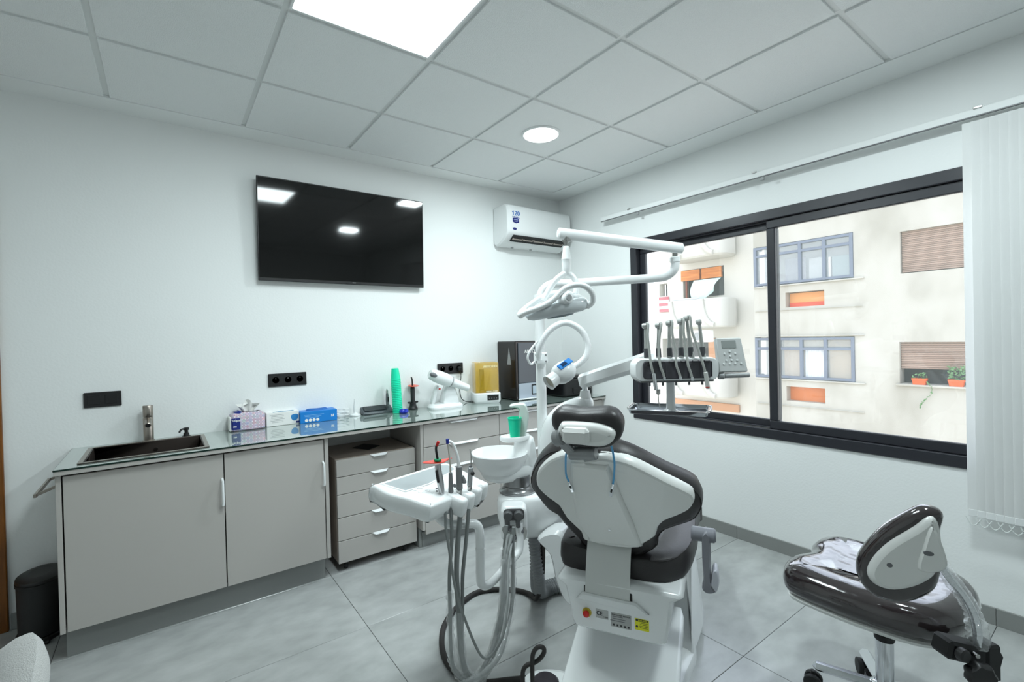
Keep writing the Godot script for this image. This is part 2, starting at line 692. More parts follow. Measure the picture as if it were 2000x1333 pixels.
# ------------------------------------------------------------------ outside: the block across the street
func build_outside() -> void:
	var wallm := pm("f3efe6", 0.9)
	var nt := noise(0.004, 41, "999589", "b2afa5", 6, 512, "aaa69b")
	wallm.albedo_color = Color.WHITE
	wallm.albedo_texture = nt
	wallm.uv1_triplanar = true
	wallm.uv1_scale = Vector3(0.3, 0.16, 0.3)
	var t := thing("apartment_building", "white rendered apartment block with brown shutters seen through the window", "building", Vector3(13.5, -7, 0))
	var b := W(t)
	holes(b, 13.0, 13.4, Vector2(-7, 5.5), Vector2(-4.65, 9), [[2.8, 3.93, -0.73, 1.0], [-0.16, 0.96, -0.78, 1.0], [2.81, 4.13, -4.65, -1.8], [-0.2, 1.13, -4.65, -1.8], [2.08, 2.55, -3.66, -2.56], [-0.9, -0.44, -3.68, -2.58]])
	b.box(Vector3(13.9, -0.8, 2.1), Vector3(0.1, 12.4, 13.5))
	b.box(Vector3(13.2, -2.1, -3.1), Vector3(0.5, 1.0, 3.1), 0.01)
	for y in [2.0, -1.05]:      # parapets under the bay windows stand a little proud
		b.box(Vector3(12.98, y, -3.1), Vector3(0.06, 0.01, 3.02))
	b.box(Vector3(12.97, 1.165, -3.1), Vector3(0.08, 0.03, 3.08), 0.01)
	b.box(Vector3(12.97, 2.79, -3.1), Vector3(0.09, 0.04, 3.1), 0.01)
	b.box(Vector3(12.97, -0.22, -3.1), Vector3(0.09, 0.04, 3.1), 0.01)
	b.box(Vector3(12.96, -0.19, 0.1), Vector3(0.14, 0.05, 1.9), 0.01)
	part(t, "facade", b, wallm)
	# recessed wing on the left
	var wing := pm("cac6bb", 0.9)
	b = W(t)
	holes(b, 14.5, 14.9, Vector2(-7, 5.8), Vector2(-9.55, -4.6), [[2.78, 3.93, -8.33, -6.54], [2.95, 3.5, -9.5, -9.1], [-0.75, 1.12, -9.4, -6.9]])
	b.box(Vector3(15.2, -0.7, -7.1), Vector3(0.1, 12.6, 5.0))
	part(t, "side_wing", b, wing)
	# dark rooms behind the openings
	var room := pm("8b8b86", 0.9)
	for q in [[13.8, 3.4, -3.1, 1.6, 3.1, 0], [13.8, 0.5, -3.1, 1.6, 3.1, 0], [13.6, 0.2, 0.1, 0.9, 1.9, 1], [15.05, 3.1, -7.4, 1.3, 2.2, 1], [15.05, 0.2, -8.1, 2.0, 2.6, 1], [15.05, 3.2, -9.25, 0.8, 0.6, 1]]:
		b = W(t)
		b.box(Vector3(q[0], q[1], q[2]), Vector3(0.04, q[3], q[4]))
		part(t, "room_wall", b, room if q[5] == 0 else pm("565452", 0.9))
	# brown roller shutters, slat by slat
	var slatm := [pm("8d7768", 0.7), pm("967f70", 0.7), pm("856f61", 0.7)]
	for s in [[2.8, 3.93, -0.73, 1.0], [0.24, 0.96, -0.78, 1.0]]:
		var n := int((s[1] - s[0]) / 0.048)
		for i in n:
			b = W(t)
			b.box(Vector3(13.11, s[1] - (i + 0.5) * 0.048, (s[2] + s[3]) * 0.5), Vector3(0.02, 0.043, s[3] - s[2] - 0.02), 0.006)
			part(t, "slat", b, slatm[(i * 7) % 3])
	# bay windows with blue-grey frames
	var fm := pm("636a77", 0.5)
	for k in 2:
		var y0 := 2.83 if k == 0 else -0.19
		var y1 := 4.12 if k == 0 else 1.12
		var bar_y := 3.82 if k == 0 else 0.76
		b = W(t)
		for z in [-4.6, -3.9 if k == 0 else -3.88, -3.22, -2.55, -1.85]:
			b.box(Vector3(13.02, (y0 + y1) * 0.5, z), Vector3(0.1, y1 - y0, 0.09), 0.008)
		for y in [y0 + 0.045, bar_y, y1 - 0.045]:
			b.box(Vector3(13.02, y, -3.22), Vector3(0.09, 0.08, 2.84), 0.008)
		for y in [y0 + 0.045, y1 - 0.045]:
			b.box(Vector3(13.2, y, -4.6), Vector3(0.42, 0.08, 0.09), 0.008)
		part(t, "window_frame", b, fm)
		for z in [-4.25, -3.56, -2.885, -2.2]:
			b = W(t)
			b.box(Vector3(13.04, (y0 + y1) * 0.5, z), Vector3(0.008, y1 - y0 - 0.12, 0.62))
			part(t, "pane", b, clear("dfe8e8", 0.12, 0.03))
	# furniture and curtains behind the panes
	for c in [[-3.55, 3.3, 0.62, 0.75, "6a6a72"], [-2.9, 3.25, 0.5, 0.7, "a7aaa8"], [-2.2, 3.2, 0.7, 0.75, "6d8584"], [-2.55, 3.2, 0.12, 0.75, "e8e6df"]]:
		b = W(t)
		b.box(Vector3(13.5, c[1], c[0]), Vector3(0.05, c[3], c[2]), 0.01)
		part(t, "inner_door", b, pm(c[4], 0.7))
	for c in [[-3.55, 0.3, 0.6, 0.95, "a58d72"], [-2.22, 0.3, 0.66, 0.95, "a58a66"], [-2.22, 0.95, 0.66, 0.25, "9c8567"], [-3.2, 0.95, 1.3, 0.25, "b0a695"]]:
		b = W(t)
		b.box(Vector3(13.3, c[1], c[0]), Vector3(0.04, c[3], c[2]), 0.01)
		part(t, "roller_blind", b, pm(c[4], 0.7))
	b = W(t)
	var q := PackedVector2Array()
	for i in 25:
		q.append(Vector2(-3.18 + 0.58 * i / 24.0, 0.02 * sin(i * 1.3)))
	for i in 25:
		q.append(Vector2(-2.6 - 0.58 * i / 24.0, 0.012 + 0.02 * sin((24 - i) * 1.3)))
	b.stack(q, P2([0, -0.12, 0, 0.72]), Transform3D(Basis(Vector3(0, 0, 1), Vector3(1, 0, 0), Vector3(0, 1, 0)), Vector3(13.18, 0, 0)))
	part(t, "curtain", b, pm("e8eaf0", 0.9))
	# niches with coloured backs
	b = W(t)
	b.box(Vector3(13.3, 2.33, -3.1), Vector3(0.04, 0.4, 1.1))
	part(t, "niche_back", b, pm("dc9a5c", 0.8))
	b = W(t)
	b.box(Vector3(13.28, 2.15, -3.1), Vector3(0.06, 0.14, 1.1))
	part(t, "niche_band", b, pm("d85c44", 0.8))
	b = W(t)
	b.box(Vector3(13.3, -0.67, -3.13), Vector3(0.04, 0.5, 1.1))
	part(t, "niche_back", b, pm("c9743c", 0.8))
	# the opening on the wing: orange roller boxes, brown frame
	var om := pm("c9792f", 0.6)
	om.albedo_color = Color.WHITE
	om.albedo_texture = noise(0.02, 44, "b0621f", "d98a3e", 3, 128)
	om.uv1_triplanar = true
	om.uv1_scale = Vector3(0.4, 4, 0.4)
	for z in [-7.97, -7.04]:
		b = W(t)
		b.box(Vector3(14.5, 3.7, z), Vector3(0.12, 0.42, 0.84), 0.01)
		part(t, "roller_box", b, om)
	b = W(t)
	for z in [-8.2, -7.75, -7.25]:
		b.box(Vector3(14.55, 3.13, z), Vector3(0.06, 0.72, 0.08), 0.01)
	part(t, "window_frame", b, pm("7a3b22", 0.6))
	b = W(t)
	b.box(Vector3(14.5, -1.58, -7.6), Vector3(0.2, 0.3, 3.2), 0.01)
	part(t, "roller_box", b, pm("b98a66", 0.7))
	b = W(t)
	b.box(Vector3(14.6, 0.75, -6.75), Vector3(0.05, 1.0, 0.06), 0.01)
	b.box(Vector3(14.6, 0.2, -7.15), Vector3(0.05, 1.8, 0.3), 0.01)
	part(t, "window_frame", b, pm("cf9a72", 0.6))
	# balconies with curled white parapet walls
	var pw := pm("b8b5ab", 0.85)
	for y in [4.19, 1.52, -1.12]:
		b = W(t)
		var hgt := 1.1
		b.stack(rr(2.45, 1.2, 0.4, 8, Vector2(-7.125, -13.9)), P2([0.06, 0.0, 0.0, 0.06, 0.0, hgt - 0.05, 0.03, hgt]), Transform3D(Basis(Vector3(0, 0, -1), Vector3(-1, 0, 0), Vector3(0, 1, 0)), Vector3(0, y, -14.25)))
		part(t, "parapet", b, pw)
		for z in [-8.1, -6.75]:
			b = W(t)
			var arc := PackedVector3Array()
			for i in 13:
				var a := PI * 0.5 * i / 12.0
				arc.append(Vector3(13.26, y + hgt - 0.02 - sin(a) * (hgt - 0.12), z + 0.5 - cos(a) * 0.5))
			b.tube(arc, 0.09, 8)
			part(t, "scroll", b, pw)
	b = W(t)
	b.box(Vector3(13.7, 2.68, -7.7), Vector3(0.08, 0.05, 1.2), 0.01)
	part(t, "parapet_cap", b, pm("cfd4d6", 0.5))
	# things hung out and standing outside
	var cl := thing("laundry_cloth", "pale mint cloth billowing out below the orange roller box", "cloth", Vector3(14.2, 2.7, -7.0))
	b = W(cl)
	var rs := []
	for i in 9:
		var f := i / 8.0
		var ring := PackedVector3Array()
		for s in 2:
			for j in 15:
				var u := j / 14.0 if s == 0 else 1.0 - j / 14.0
				var wd := lerpf(1.15, 0.95, f)
				ring.append(Vector3(14.35 - 0.35 * sin(f * 2.2) - 0.04 * sin(u * 19.0) * f - (0.012 if s == 0 else 0.0), 3.45 - 0.75 * f - 0.12 * sin(u * PI) * f + 0.25 * u * u * f, -7.72 + wd * u + 0.06 * f))
		rs.append(ring)
	b.rings(rs, 2.0)
	part(cl, "cloth", b, pm("d5ebe4", 0.9))
	var ac := thing("outdoor_unit", "small white air-conditioner unit with round fan under the curled balcony", "air conditioner", Vector3(13.3, 0.98, -6.75))
	b = W(ac)
	b.box(Vector3(13.3, 1.2, -6.75), Vector3(0.3, 0.44, 0.72), 0.02)
	part(ac, "case", b, pm("e2e2dc", 0.6))
	b = W(ac)
	b.lathe(P2([0.15, 0, 0.15, 0.02, 0.12, 0.02, 0.12, 0.01, 0.03, 0.01, 0.03, 0.025, 0.001, 0.03]), Transform3D(Basis(Vector3(0, 0, 1), Vector3(-1, 0, 0), Vector3(0, -1, 0)), Vector3(13.15, 1.2, -6.88)), 20)
	part(ac, "fan_grille", b, pm("8e8f8e", 0.6))
	for i in 2:
		var lc := thing("hanging_towel", ["red and white striped towel hanging at the far left balcony", "red patterned cloth hung over the lower balcony rail"][i], "cloth", [Vector3(14.45, 2.3, -9.25), Vector3(13.25, -0.5, -7.1)][i])
		for k in 5:
			b = W(lc)
			if i == 0:
				b.box(Vector3(14.45, 2.85 - 0.13 * k, -9.25), Vector3(0.03, 0.128, 0.5), 0.005)
			else:
				b.box(Vector3(13.25, -0.28, -7.9 + 0.3 * k), Vector3(0.03, 0.36, 0.28), 0.005)
			part(lc, "stripe", b, pm(["b4666c", "e4d5d2"][k % 2], 0.9))
	for i in 2:
		var z: float = [-0.36, 0.36][i]
		var po := thing("window_box", ["terracotta box with a trailing plant on the far sill", "terracotta box with a bushy plant on the far sill, beside the blind"][i], "plant pot", Vector3(12.98, -0.165, z))
		b = W(po)
		b.stack(rr(0.3, 0.16, 0.03, 3), P2([0.02, 0, 0.0, 0.12, -0.01, 0.12, -0.01, 0.17, 0.012, 0.17, 0.02, 0.13]), Transform3D(Basis(Vector3(0, 0, 1), Vector3(1, 0, 0), Vector3(0, 1, 0)), Vector3(12.98, -0.165, z)))
		part(po, "box", b, pm("c65a2c", 0.8))
		var rng := RandomNumberGenerator.new()
		rng.seed = 77 + i
		b = W(po)
		for k in (46 if i == 0 else 90):
			var h := rng.randf_range(0.0, 0.14 if i == 0 else 0.36)
			var c := Vector3(12.98 + rng.randf_range(-0.08, 0.08), 0.0 + h, z + rng.randf_range(-0.16, 0.16))
			if i == 0 and k > 26:
				var f := (k - 26) / 20.0
				c = Vector3(12.9, -0.05 - f * 0.75, z + 0.14 + 0.12 * sin(f * 5.0))
			leaf(b, c, rng, 0.035)
		part(po, "foliage", b, pm("5f8254", 0.8)).set_meta("kind", "stuff")
func leaf(b: Mb, c: Vector3, rng: RandomNumberGenerator, s: float) -> void:
	var bs := Basis.from_euler(Vector3(rng.randf() * TAU, rng.randf() * TAU, rng.randf() * TAU))
	b.ball(c, Vector3(s, s * 0.15, s * 0.6), bs, 6)

# ------------------------------------------------------------------ on the walls
func build_wall_things() -> void:
	# television
	var t := thing("television", "large black flat television hanging on the white back wall", "television", Vector3(-1.976, 1.735, 0.0))
	var b := W(t)
	b.box(Vector3(-1.976, 2.06, 0.012), Vector3(0.4, 0.35, 0.024), 0.004)
	part(t, "wall_bracket", b, M.matt)
	var tx := Transform3D(Basis(Vector3.RIGHT, deg_to_rad(1.6)), Vector3(-1.976, 2.06, 0.052))
	b = Mb.new(t.transform.affine_inverse() * tx)
	b.box(Vector3(0, 0, -0.014), Vector3(1.07, 0.61, 0.03), 0.012)
	b.box(Vector3(0, 0, 0.0), Vector3(1.102, 0.638, 0.014), 0.003)
	part(t, "casing", b, M.black)
	b = Mb.new(t.transform.affine_inverse() * tx)
	b.box(Vector3(0, 0.006, 0.0068), Vector3(1.09, 0.612, 0.002))
	part(t, "screen", b, M.screen)
	b = Mb.new(t.transform.affine_inverse() * tx)
	b.box(Vector3(0.03, -0.312, 0.007), Vector3(0.11, 0.012, 0.008), 0.003)
	part(t, "sensor_bar", b, M.matt)
	b = Mb.new(t.transform.affine_inverse() * tx)
	b.box(Vector3(0.03, -0.3075, 0.011), Vector3(0.022, 0.004, 0.001))
	part(t, "badge", b, M.steel)
	# air conditioner
	var a := thing("air_conditioner", "white wall-mounted air conditioner with a blue anniversary sticker", "air conditioner", Vector3(-0.4, 2.115, 0.0))
	b = W(a)
	var side := v2([0.0, 2.135, 0.0, 2.44, 0.17, 2.443, 0.2, 2.425, 0.212, 2.38, 0.212, 2.225, 0.2, 2.195, 0.135, 2.15, 0.07, 2.118, 0.03, 2.116])
	var sx := Transform3D(Basis(Vector3(0, 0, 1), Vector3(0, 1, 0), Vector3(-1, 0, 0)), Vector3.ZERO)
	b.stack(side, P2([0.012, 0.05, 0.0, 0.062, 0.0, 0.738, 0.012, 0.75]), sx)
	part(a, "body", b, M.white_satin)
	b = W(a)
	b.box(Vector3(-0.4, 2.172, 0.168), Vector3(0.57, 0.022, 0.07), 0.003, Basis(Vector3.RIGHT, deg_to_rad(-34)))
	part(a, "outlet", b, M.matt)
	for i in 5:
		b = W(a)
		for s in [[0.0, 0.011, 0.098, 0.005], [0.0, -0.009, 0.098, 0.004], [-0.047, 0.0, 0.005, 0.02], [0.047, 0.0, 0.005, 0.02]]:
			b.box(Vector3(-0.63 + 0.112 * i + s[0], 2.168 + s[1] * 0.83, 0.172 + s[1] * 0.56 + 0.006), Vector3(s[2], s[3], 0.012), 0.001, Basis(Vector3.RIGHT, deg_to_rad(-34)))
		part(a, "louvre", b, pm("a59a92", 0.5))
	b = W(a)
	b.stack(v2([-0.70, 2.292, -0.70, 2.325, -0.635, 2.325, -0.635, 2.292, -0.6675, 2.282]), P2([0, 0.211, 0, 0.2132]))
	part(a, "sticker", b, M.navy)
	letters(a, "sticker_number", "120", 0.036, Transform3D(Basis(), Vector3(-0.6675, 2.363, 0.213) - a.position), pm("1663b5", 0.4))
	letters(a, "sticker_word", "YEARS", 0.018, Transform3D(Basis(), Vector3(-0.6675, 2.329, 0.213) - a.position), pm("1c3f94", 0.4))
	for i in 2:
		b = W(a)
		b.box(Vector3(-0.6675, 2.312 - 0.012 * i, 0.2134), Vector3(0.044 - 0.01 * i, 0.004, 0.0006))
		part(a, "sticker_rule", b, pm("b9c6ea", 0.4))
	b = W(a)
	b.lathe(P2([0.02, 0.0, 0.02, 0.002, 0.018, 0.003, 0.001, 0.003]), Transform3D(Basis(Vector3(1, 0, 0), Vector3(0, 0, 1), Vector3(0, -1, 0)), Vector3(-0.682, 2.237, 0.211)), 24, 1.0, 0.5)
	part(a, "oval_badge", b, M.navy)
	b = W(a)
	b.box(Vector3(-0.6, 2.113, 0.06), Vector3(0.02, 0.006, 0.02), 0.002)
	b.box(Vector3(-0.4, 2.113, 0.06), Vector3(0.02, 0.006, 0.02), 0.002)
	part(a, "clip", b, M.grey)
	# switch and sockets
	var s := thing("light_switch", "black double light switch plate above the sink", "switch", Vector3(-3.267, 1.042, 0.0))
	b = W(s)
	b.box(Vector3(-3.267, 1.081, 0.005), Vector3(0.152, 0.079, 0.01), 0.003)
	part(s, "plate", b, M.black)
	for k in 2:
		b = W(s)
		b.box(Vector3(-3.302 + 0.07 * k, 1.081, 0.0105), Vector3(0.052, 0.05, 0.006), 0.002, Basis(Vector3.RIGHT, 0.05))
		part(s, "rocker", b, M.matt)
	var o := thing("wall_socket", "black triple wall socket above the tissue and glove boxes", "socket", Vector3(-2.371, 1.079, 0.0), 0.0, "")
	b = W(o)
	b.box(Vector3(-2.371, 1.12, 0.005), Vector3(0.225, 0.083, 0.01), 0.003)
	part(o, "plate", b, M.black)
	for k in 3:
		b = W(o)
		b.lathe(P2([0.024, 0.0, 0.024, 0.003, 0.0205, 0.003, 0.0195, 0.0005, 0.001, 0.0005]), Transform3D(Basis(Vector3(1, 0, 0), Vector3(0, 0, 1), Vector3(0, -1, 0)), Vector3(-2.441 + 0.071 * k, 1.12, 0.0095)), 24)
		var w := part(o, "outlet_well", b, M.matt)
		b = W(o)
		b.cyl(Vector3(-2.441 + 0.071 * k, 1.13, 0.0095), Vector3(-2.441 + 0.071 * k, 1.13, 0.0135), 0.0028)
		part(w, "earth_pin", b, M.steel)
	twin(o, Vector3(1.178, 0, 0), "black triple wall socket behind the white scanner, with a cable plugged in")
	var cb := thing("power_cable", "thin black cable plugged in below the right wall socket", "cable", Vector3(-1.115, 0.85, 0.02))
	b = W(cb)
	b.box(Vector3(-1.122, 1.115, 0.028), Vector3(0.034, 0.034, 0.036), 0.008)
	part(cb, "plug", b, M.matt)
	b = W(cb)
	b.tube(cur(v3([-1.122, 1.10, 0.04, -1.115, 1.04, 0.03, -1.118, 0.97, 0.012, -1.105, 0.88, 0.012, -1.06, 0.847, 0.02, -1.0, 0.847, 0.02])), 0.003, 8)
	part(cb, "cord", b, M.matt)
	# towel bar at the end of the counter
	var tb := thing("towel_bar", "steel towel bar on the end panel of the counter", "towel bar", Vector3(-3.388, 0.71, 0.27))
	b = W(tb)
	b.bar(Vector3(-3.465, 0.72, 0.42), Vector3(-3.465, 0.72, 0.10), 0.012, 0.016, 0.002)
	for z in [0.405, 0.115]:
		b.bar(Vector3(-3.465, 0.72, z), Vector3(-3.389, 0.75, z), 0.012, 0.012, 0.002)
	part(tb, "bar", b, M.brushed)

# ------------------------------------------------------------------ cabinets and worktop
func pull(p: Node, b: Mb, x: float, y: float, z: float, w: float) -> void:   # a folded tab pull on a drawer's upper edge
	b.stack(v2([-w * 0.5, 0, w * 0.5, 0, w * 0.5 - 0.022, -0.02, -w * 0.5 + 0.022, -0.02]), P2([0, 0, 0, 0.004]), Transform3D(Basis(Vector3(1, 0, 0), Vector3(0, 0.55, -0.835), Vector3(0, 0.835, 0.55)), Vector3(x, y, z)))
	part(p, "handle", b, M.white)

const TOP := 0.841
func build_counter() -> void:
	var F := 0.509
	var b: Mb
	var c := thing("sink_cabinet", "greige two-door base cabinet under the sink", "cabinet", Vector3(-2.83, 0, 0.25))
	b = W(c)
	b.box(Vector3(-3.3795, 0.4715, 0.255), Vector3(0.018, 0.685, 0.508), 0.001)
	part(c, "side_panel", b, M.lam)
	b = W(c)
	b.box(Vector3(-2.277, 0.4715, 0.255), Vector3(0.02, 0.685, 0.508), 0.001)
	part(c, "side_panel", b, M.lam)
	b = W(c)
	b.box(Vector3(-2.828, 0.145, 0.24), Vector3(1.08, 0.016, 0.46))
	b.box(Vector3(-2.828, 0.46, 0.012), Vector3(1.08, 0.66, 0.016))
	b.box(Vector3(-2.828, 0.8, 0.475), Vector3(1.08, 0.024, 0.012))
	part(c, "carcass", b, M.gap)
	for k in 2:
		var x0: float = [-3.365, -2.771][k]
		var x1: float = [-2.776, -2.292][k]
		b = W(c)
		b.box(Vector3((x0 + x1) * 0.5, 0.468, F - 0.009), Vector3(x1 - x0, 0.672, 0.018), 0.0012)
		var d := part(c, "door", b, M.lam)
		b = W(c)
		var hx := x1 - 0.006
		var hp := PackedVector3Array()
		for q in [[0.68, -0.002], [0.672, 0.022], [0.655, 0.026], [0.57, 0.026], [0.553, 0.022], [0.545, -0.002]]:
			hp.append(Vector3(hx, q[0], F + q[1]))
		b.tube(hp, 0.006, 8)
		part(d, "handle", b, M.white)
	b = W(c)
	b.box(Vector3(-2.832, 0.065, 0.445), Vector3(1.088, 0.13, 0.018), 0.001)
	b.box(Vector3(-3.367, 0.065, 0.23), Vector3(0.018, 0.13, 0.42), 0.001)
	b.box(Vector3(-2.297, 0.065, 0.23), Vector3(0.018, 0.13, 0.42), 0.001)
	part(c, "plinth", b, M.base)
	# drawer units
	var dc := thing("drawer_cabinet", "greige twelve-drawer base cabinet at the window end", "cabinet", Vector3(-0.85, 0, 0.25))
	b = W(dc)
	b.box(Vector3(-1.69, 0.4715, 0.255), Vector3(0.02, 0.685, 0.508), 0.001)
	part(dc, "side_panel", b, M.lam)
	b = W(dc)
	b.box(Vector3(-1.69, 0.065, 0.23), Vector3(0.02, 0.13, 0.44), 0.001)
	b.box(Vector3(-0.84, 0.05, 0.445), Vector3(1.68, 0.1, 0.018), 0.001)
	part(dc, "plinth", b, M.base)
	b = W(dc)
	b.box(Vector3(-0.01, 0.4715, 0.255), Vector3(0.018, 0.685, 0.508), 0.001)
	part(dc, "side_panel", b, M.lam)
	b = W(dc)
	b.box(Vector3(-0.85, 0.46, 0.24), Vector3(1.65, 0.7, 0.47))
	part(dc, "carcass", b, M.gap)
	var xs := [[-1.677, -1.087], [-1.083, -0.499], [-0.495, -0.021]]
	var ys := [[0.806, 0.66], [0.656, 0.518], [0.514, 0.323], [0.319, 0.1]]
	for x in xs:
		for y in ys:
			b = W(dc)
			b.box(Vector3((x[0] + x[1]) * 0.5, (y[0] + y[1]) * 0.5, F - 0.009), Vector3(x[1] - x[0], y[0] - y[1], 0.018), 0.0012)
			var d := part(dc, "drawer", b, M.lam)
			pull(d, W(dc), (x[0] + x[1]) * 0.5, y[0] + 0.001, F - 0.002, 0.24)
	# mobile pedestal
	var p := thing("drawer_pedestal", "greige five-drawer pedestal on casters under the worktop", "cabinet", Vector3(-1.965, 0, 0.25))
	b = W(p)
	b.box(Vector3(-1.965, 0.358, 0.235), Vector3(0.492, 0.606, 0.40), 0.0015)
	part(p, "body", b, pm("a3968a", 0.45))
	var yy := [0.661, 0.559, 0.456, 0.32, 0.184, 0.052]
	for i in 5:
		b = W(p)
		b.box(Vector3(-1.965, (yy[i] + yy[i + 1]) * 0.5, 0.451), Vector3(0.492, yy[i] - yy[i + 1] - 0.004, 0.018), 0.0012)
		var d := part(p, "drawer", b, M.lam)
		pull(d, W(p), -1.955, yy[i] - 0.001, 0.458, 0.115)
	for x in [-2.16, -1.79]:
		for z in [0.415, 0.07]:
			b = W(p)
			b.cyl(Vector3(x - 0.009, 0.021, z), Vector3(x + 0.009, 0.021, z), 0.021, 16, 0.003)
			b.box(Vector3(x, 0.044, z), Vector3(0.03, 0.012, 0.036), 0.003)
			var ca := part(p, "caster", b, M.matt)
			b = W(p)
			b.cyl(Vector3(x - 0.011, 0.021, z), Vector3(x + 0.011, 0.021, z), 0.009, 12)
			part(ca, "hub", b, M.steel)
	var mt := thing("square_mat", "thin black square mat lying turned on the pedestal", "mat", Vector3(-1.955, 0.661, 0.23))
	b = W(mt)
	b.stack(v2([-2.037, 0.207, -1.94, 0.138, -1.873, 0.26, -1.971, 0.323]), P2([0, 0, 0, 0.003]), Transform3D(Basis(Vector3(1, 0, 0), Vector3(0, 0, 1), Vector3(0, -1, 0)), Vector3(0, 0.6645, 0)))
	part(mt, "mat", b, M.matt)
	# worktop and the glass laid on it
	var wt := thing("worktop", "long thin greige worktop running the length of the back wall", "worktop", Vector3(-1.69, 0.814, 0.26))
	b = W(wt)
	var frame_box := func(bb: Mb, x0: float, x1: float, y0: float, y1: float) -> void:
		var hx0 := -3.306
		var hx1 := -2.846
		bb.box(Vector3((x0 + hx0) * 0.5, (y0 + y1) * 0.5, 0.2655), Vector3(hx0 - x0, y1 - y0, 0.529))
		bb.box(Vector3((x1 + hx1) * 0.5, (y0 + y1) * 0.5, 0.2655), Vector3(x1 - hx1, y1 - y0, 0.529))
		bb.box(Vector3((hx1 + hx0) * 0.5, (y0 + y1) * 0.5, 0.04), Vector3(hx1 - hx0, y1 - y0, 0.078))
		bb.box(Vector3((hx1 + hx0) * 0.5, (y0 + y1) * 0.5, 0.4965), Vector3(hx1 - hx0, y1 - y0, 0.067))
	frame_box.call(b, -3.39, -0.002, 0.8145, 0.8325)
	part(wt, "board", b, M.lam)
	var gm := pm("8f9e98", 0.04)
	gm.metallic_specular = 0.75
	gm.clearcoat_enabled = true
	gm.clearcoat = 1.0
	gm.clearcoat_roughness = 0.02
	var edge := pm("0f2a22", 0.1)
	for k in 2:
		var g := thing("glass_sheet", ["green-edged glass sheet on the worktop round the sink", "green-edged glass sheet on the worktop under the printers"][k], "glass", Vector3([-2.57, -0.88][k], 0.8325, 0.265))
		b = W(g)
		if k == 0:
			frame_box.call(b, -3.39, -1.756, 0.8338, 0.8405)
		else:
			b.box(Vector3(-0.878, 0.83715, 0.2655), Vector3(1.752, 0.0067, 0.529))
		part(g, "sheet", b, gm)
		b = W(g)
		var x0: float = [-3.391, -1.754][k]
		var x1: float = [-1.756, -0.001][k]
		b.box(Vector3((x0 + x1) * 0.5, 0.8366, 0.531), Vector3(x1 - x0, 0.0078, 0.003), 0.001)
		if k == 0:
			b.box(Vector3(-3.391, 0.8366, 0.2655), Vector3(0.003, 0.0078, 0.532), 0.001)
		part(g, "polished_edge", b, edge)
	# sink
	var s := thing("sink", "dark composite sink with a steel rim set in the worktop", "sink", Vector3(-3.076, 0.7, 0.27))
	b = W(s)
	var rim := rr(0.494, 0.404, 0.012, 3)
	b.stack(rim, P2([0.05, 0.69, 0.022, 0.70, 0.018, 0.838, 0.0, 0.841, 0.0, 0.843, 0.0015, 0.8445, 0.021, 0.8445, 0.0235, 0.842, 0.03, 0.71, 0.05, 0.70]), up_at(Vector3(-3.076, 0, 0.275)))
	part(s, "basin", b, M.sink)
	b = W(s)
	for e in [[-3.076, 0.083, 0.494, 0.018], [-3.076, 0.467, 0.494, 0.018], [-3.314, 0.275, 0.018, 0.366], [-2.838, 0.275, 0.018, 0.366]]:
		b.box(Vector3(e[0], 0.845, e[1]), Vector3(e[2], 0.0025, e[3]), 0.001)
	part(s, "rim", b, M.brushed)
	b = W(s)
	b.cyl(Vector3(-3.05, 0.8, 0.1005), Vector3(-3.05, 0.8, 0.104), 0.009)
	part(s, "overflow", b, M.chrome)
	b = W(s)
	b.lathe(P2([0.04, 0, 0.04, 0.003, 0.03, 0.004, 0.001, 0.002]), Transform3D(Basis(), Vector3(-3.076, 0.70, 0.29)), 24)
	part(s, "drain", b, M.steel)
	# tap and soap pump
	var f := thing("tap", "upright brushed-steel tap standing behind the sink", "tap", Vector3(-3.08, TOP, 0.055))
	b = W(f)
	b.lathe(P2([0.027, 0, 0.027, 0.006, 0.023, 0.008, 0.023, 0.125, 0.022, 0.127, 0.022, 0.131, 0.023, 0.133, 0.023, 0.19, 0.021, 0.193, 0.001, 0.193]), Transform3D(Basis(), Vector3(-3.08, TOP, 0.055)), 28)
	part(f, "body", b, M.brushed)
	b = W(f)
	b.cyl(Vector3(-3.08, 0.96, 0.06), Vector3(-3.08, 0.935, 0.125), 0.0145, 18, 0.003)
	part(f, "spout", b, M.brushed)
	b = W(f)
	b.cyl(Vector3(-3.08, 0.9345, 0.124), Vector3(-3.08, 0.9335, 0.127), 0.0105)
	part(f, "aerator", b, M.matt)
	var sp := thing("soap_pump", "small black soap pump behind the sink's right corner", "soap pump", Vector3(-2.912, TOP, 0.053))
	b = W(sp)
	b.lathe(P2([0.021, 0, 0.021, 0.004, 0.015, 0.006, 0.013, 0.02, 0.009, 0.022, 0.009, 0.035, 0.013, 0.037, 0.013, 0.05, 0.001, 0.052]), Transform3D(Basis(), Vector3(-2.912, TOP, 0.053)), 20)
	part(sp, "pump", b, M.matt)
	b = W(sp)
	b.tube(cur(v3([-2.915, 0.884, 0.055, -2.935, 0.886, 0.075, -2.945, 0.872, 0.085])), 0.005, 8)
	part(sp, "spout", b, M.matt)
	# bin
	var bn := thing("pedal_bin", "black oval pedal bin beside the counter's end panel", "bin", Vector3(-3.5, 0, 0.13))
	var ov := PackedVector2Array()
	for i in 32:
		ov.append(Vector2(cos(TAU * i / 32) * 0.082, sin(TAU * i / 32) * 0.112))
	b = Mb.new()
	b.stack(ov, P2([0.012, 0.016, 0.0, 0.026, -0.003, 0.255, -0.007, 0.256, -0.007, 0.268, -0.003, 0.27]), up_at())
	part(bn, "body", b, M.matt)
	b = Mb.new()
	b.stack(ov, P2([-0.006, 0.0, -0.009, 0.004, -0.009, 0.016, -0.003, 0.02]), up_at())
	part(bn, "foot_ring", b, M.matt)
	b = Mb.new()
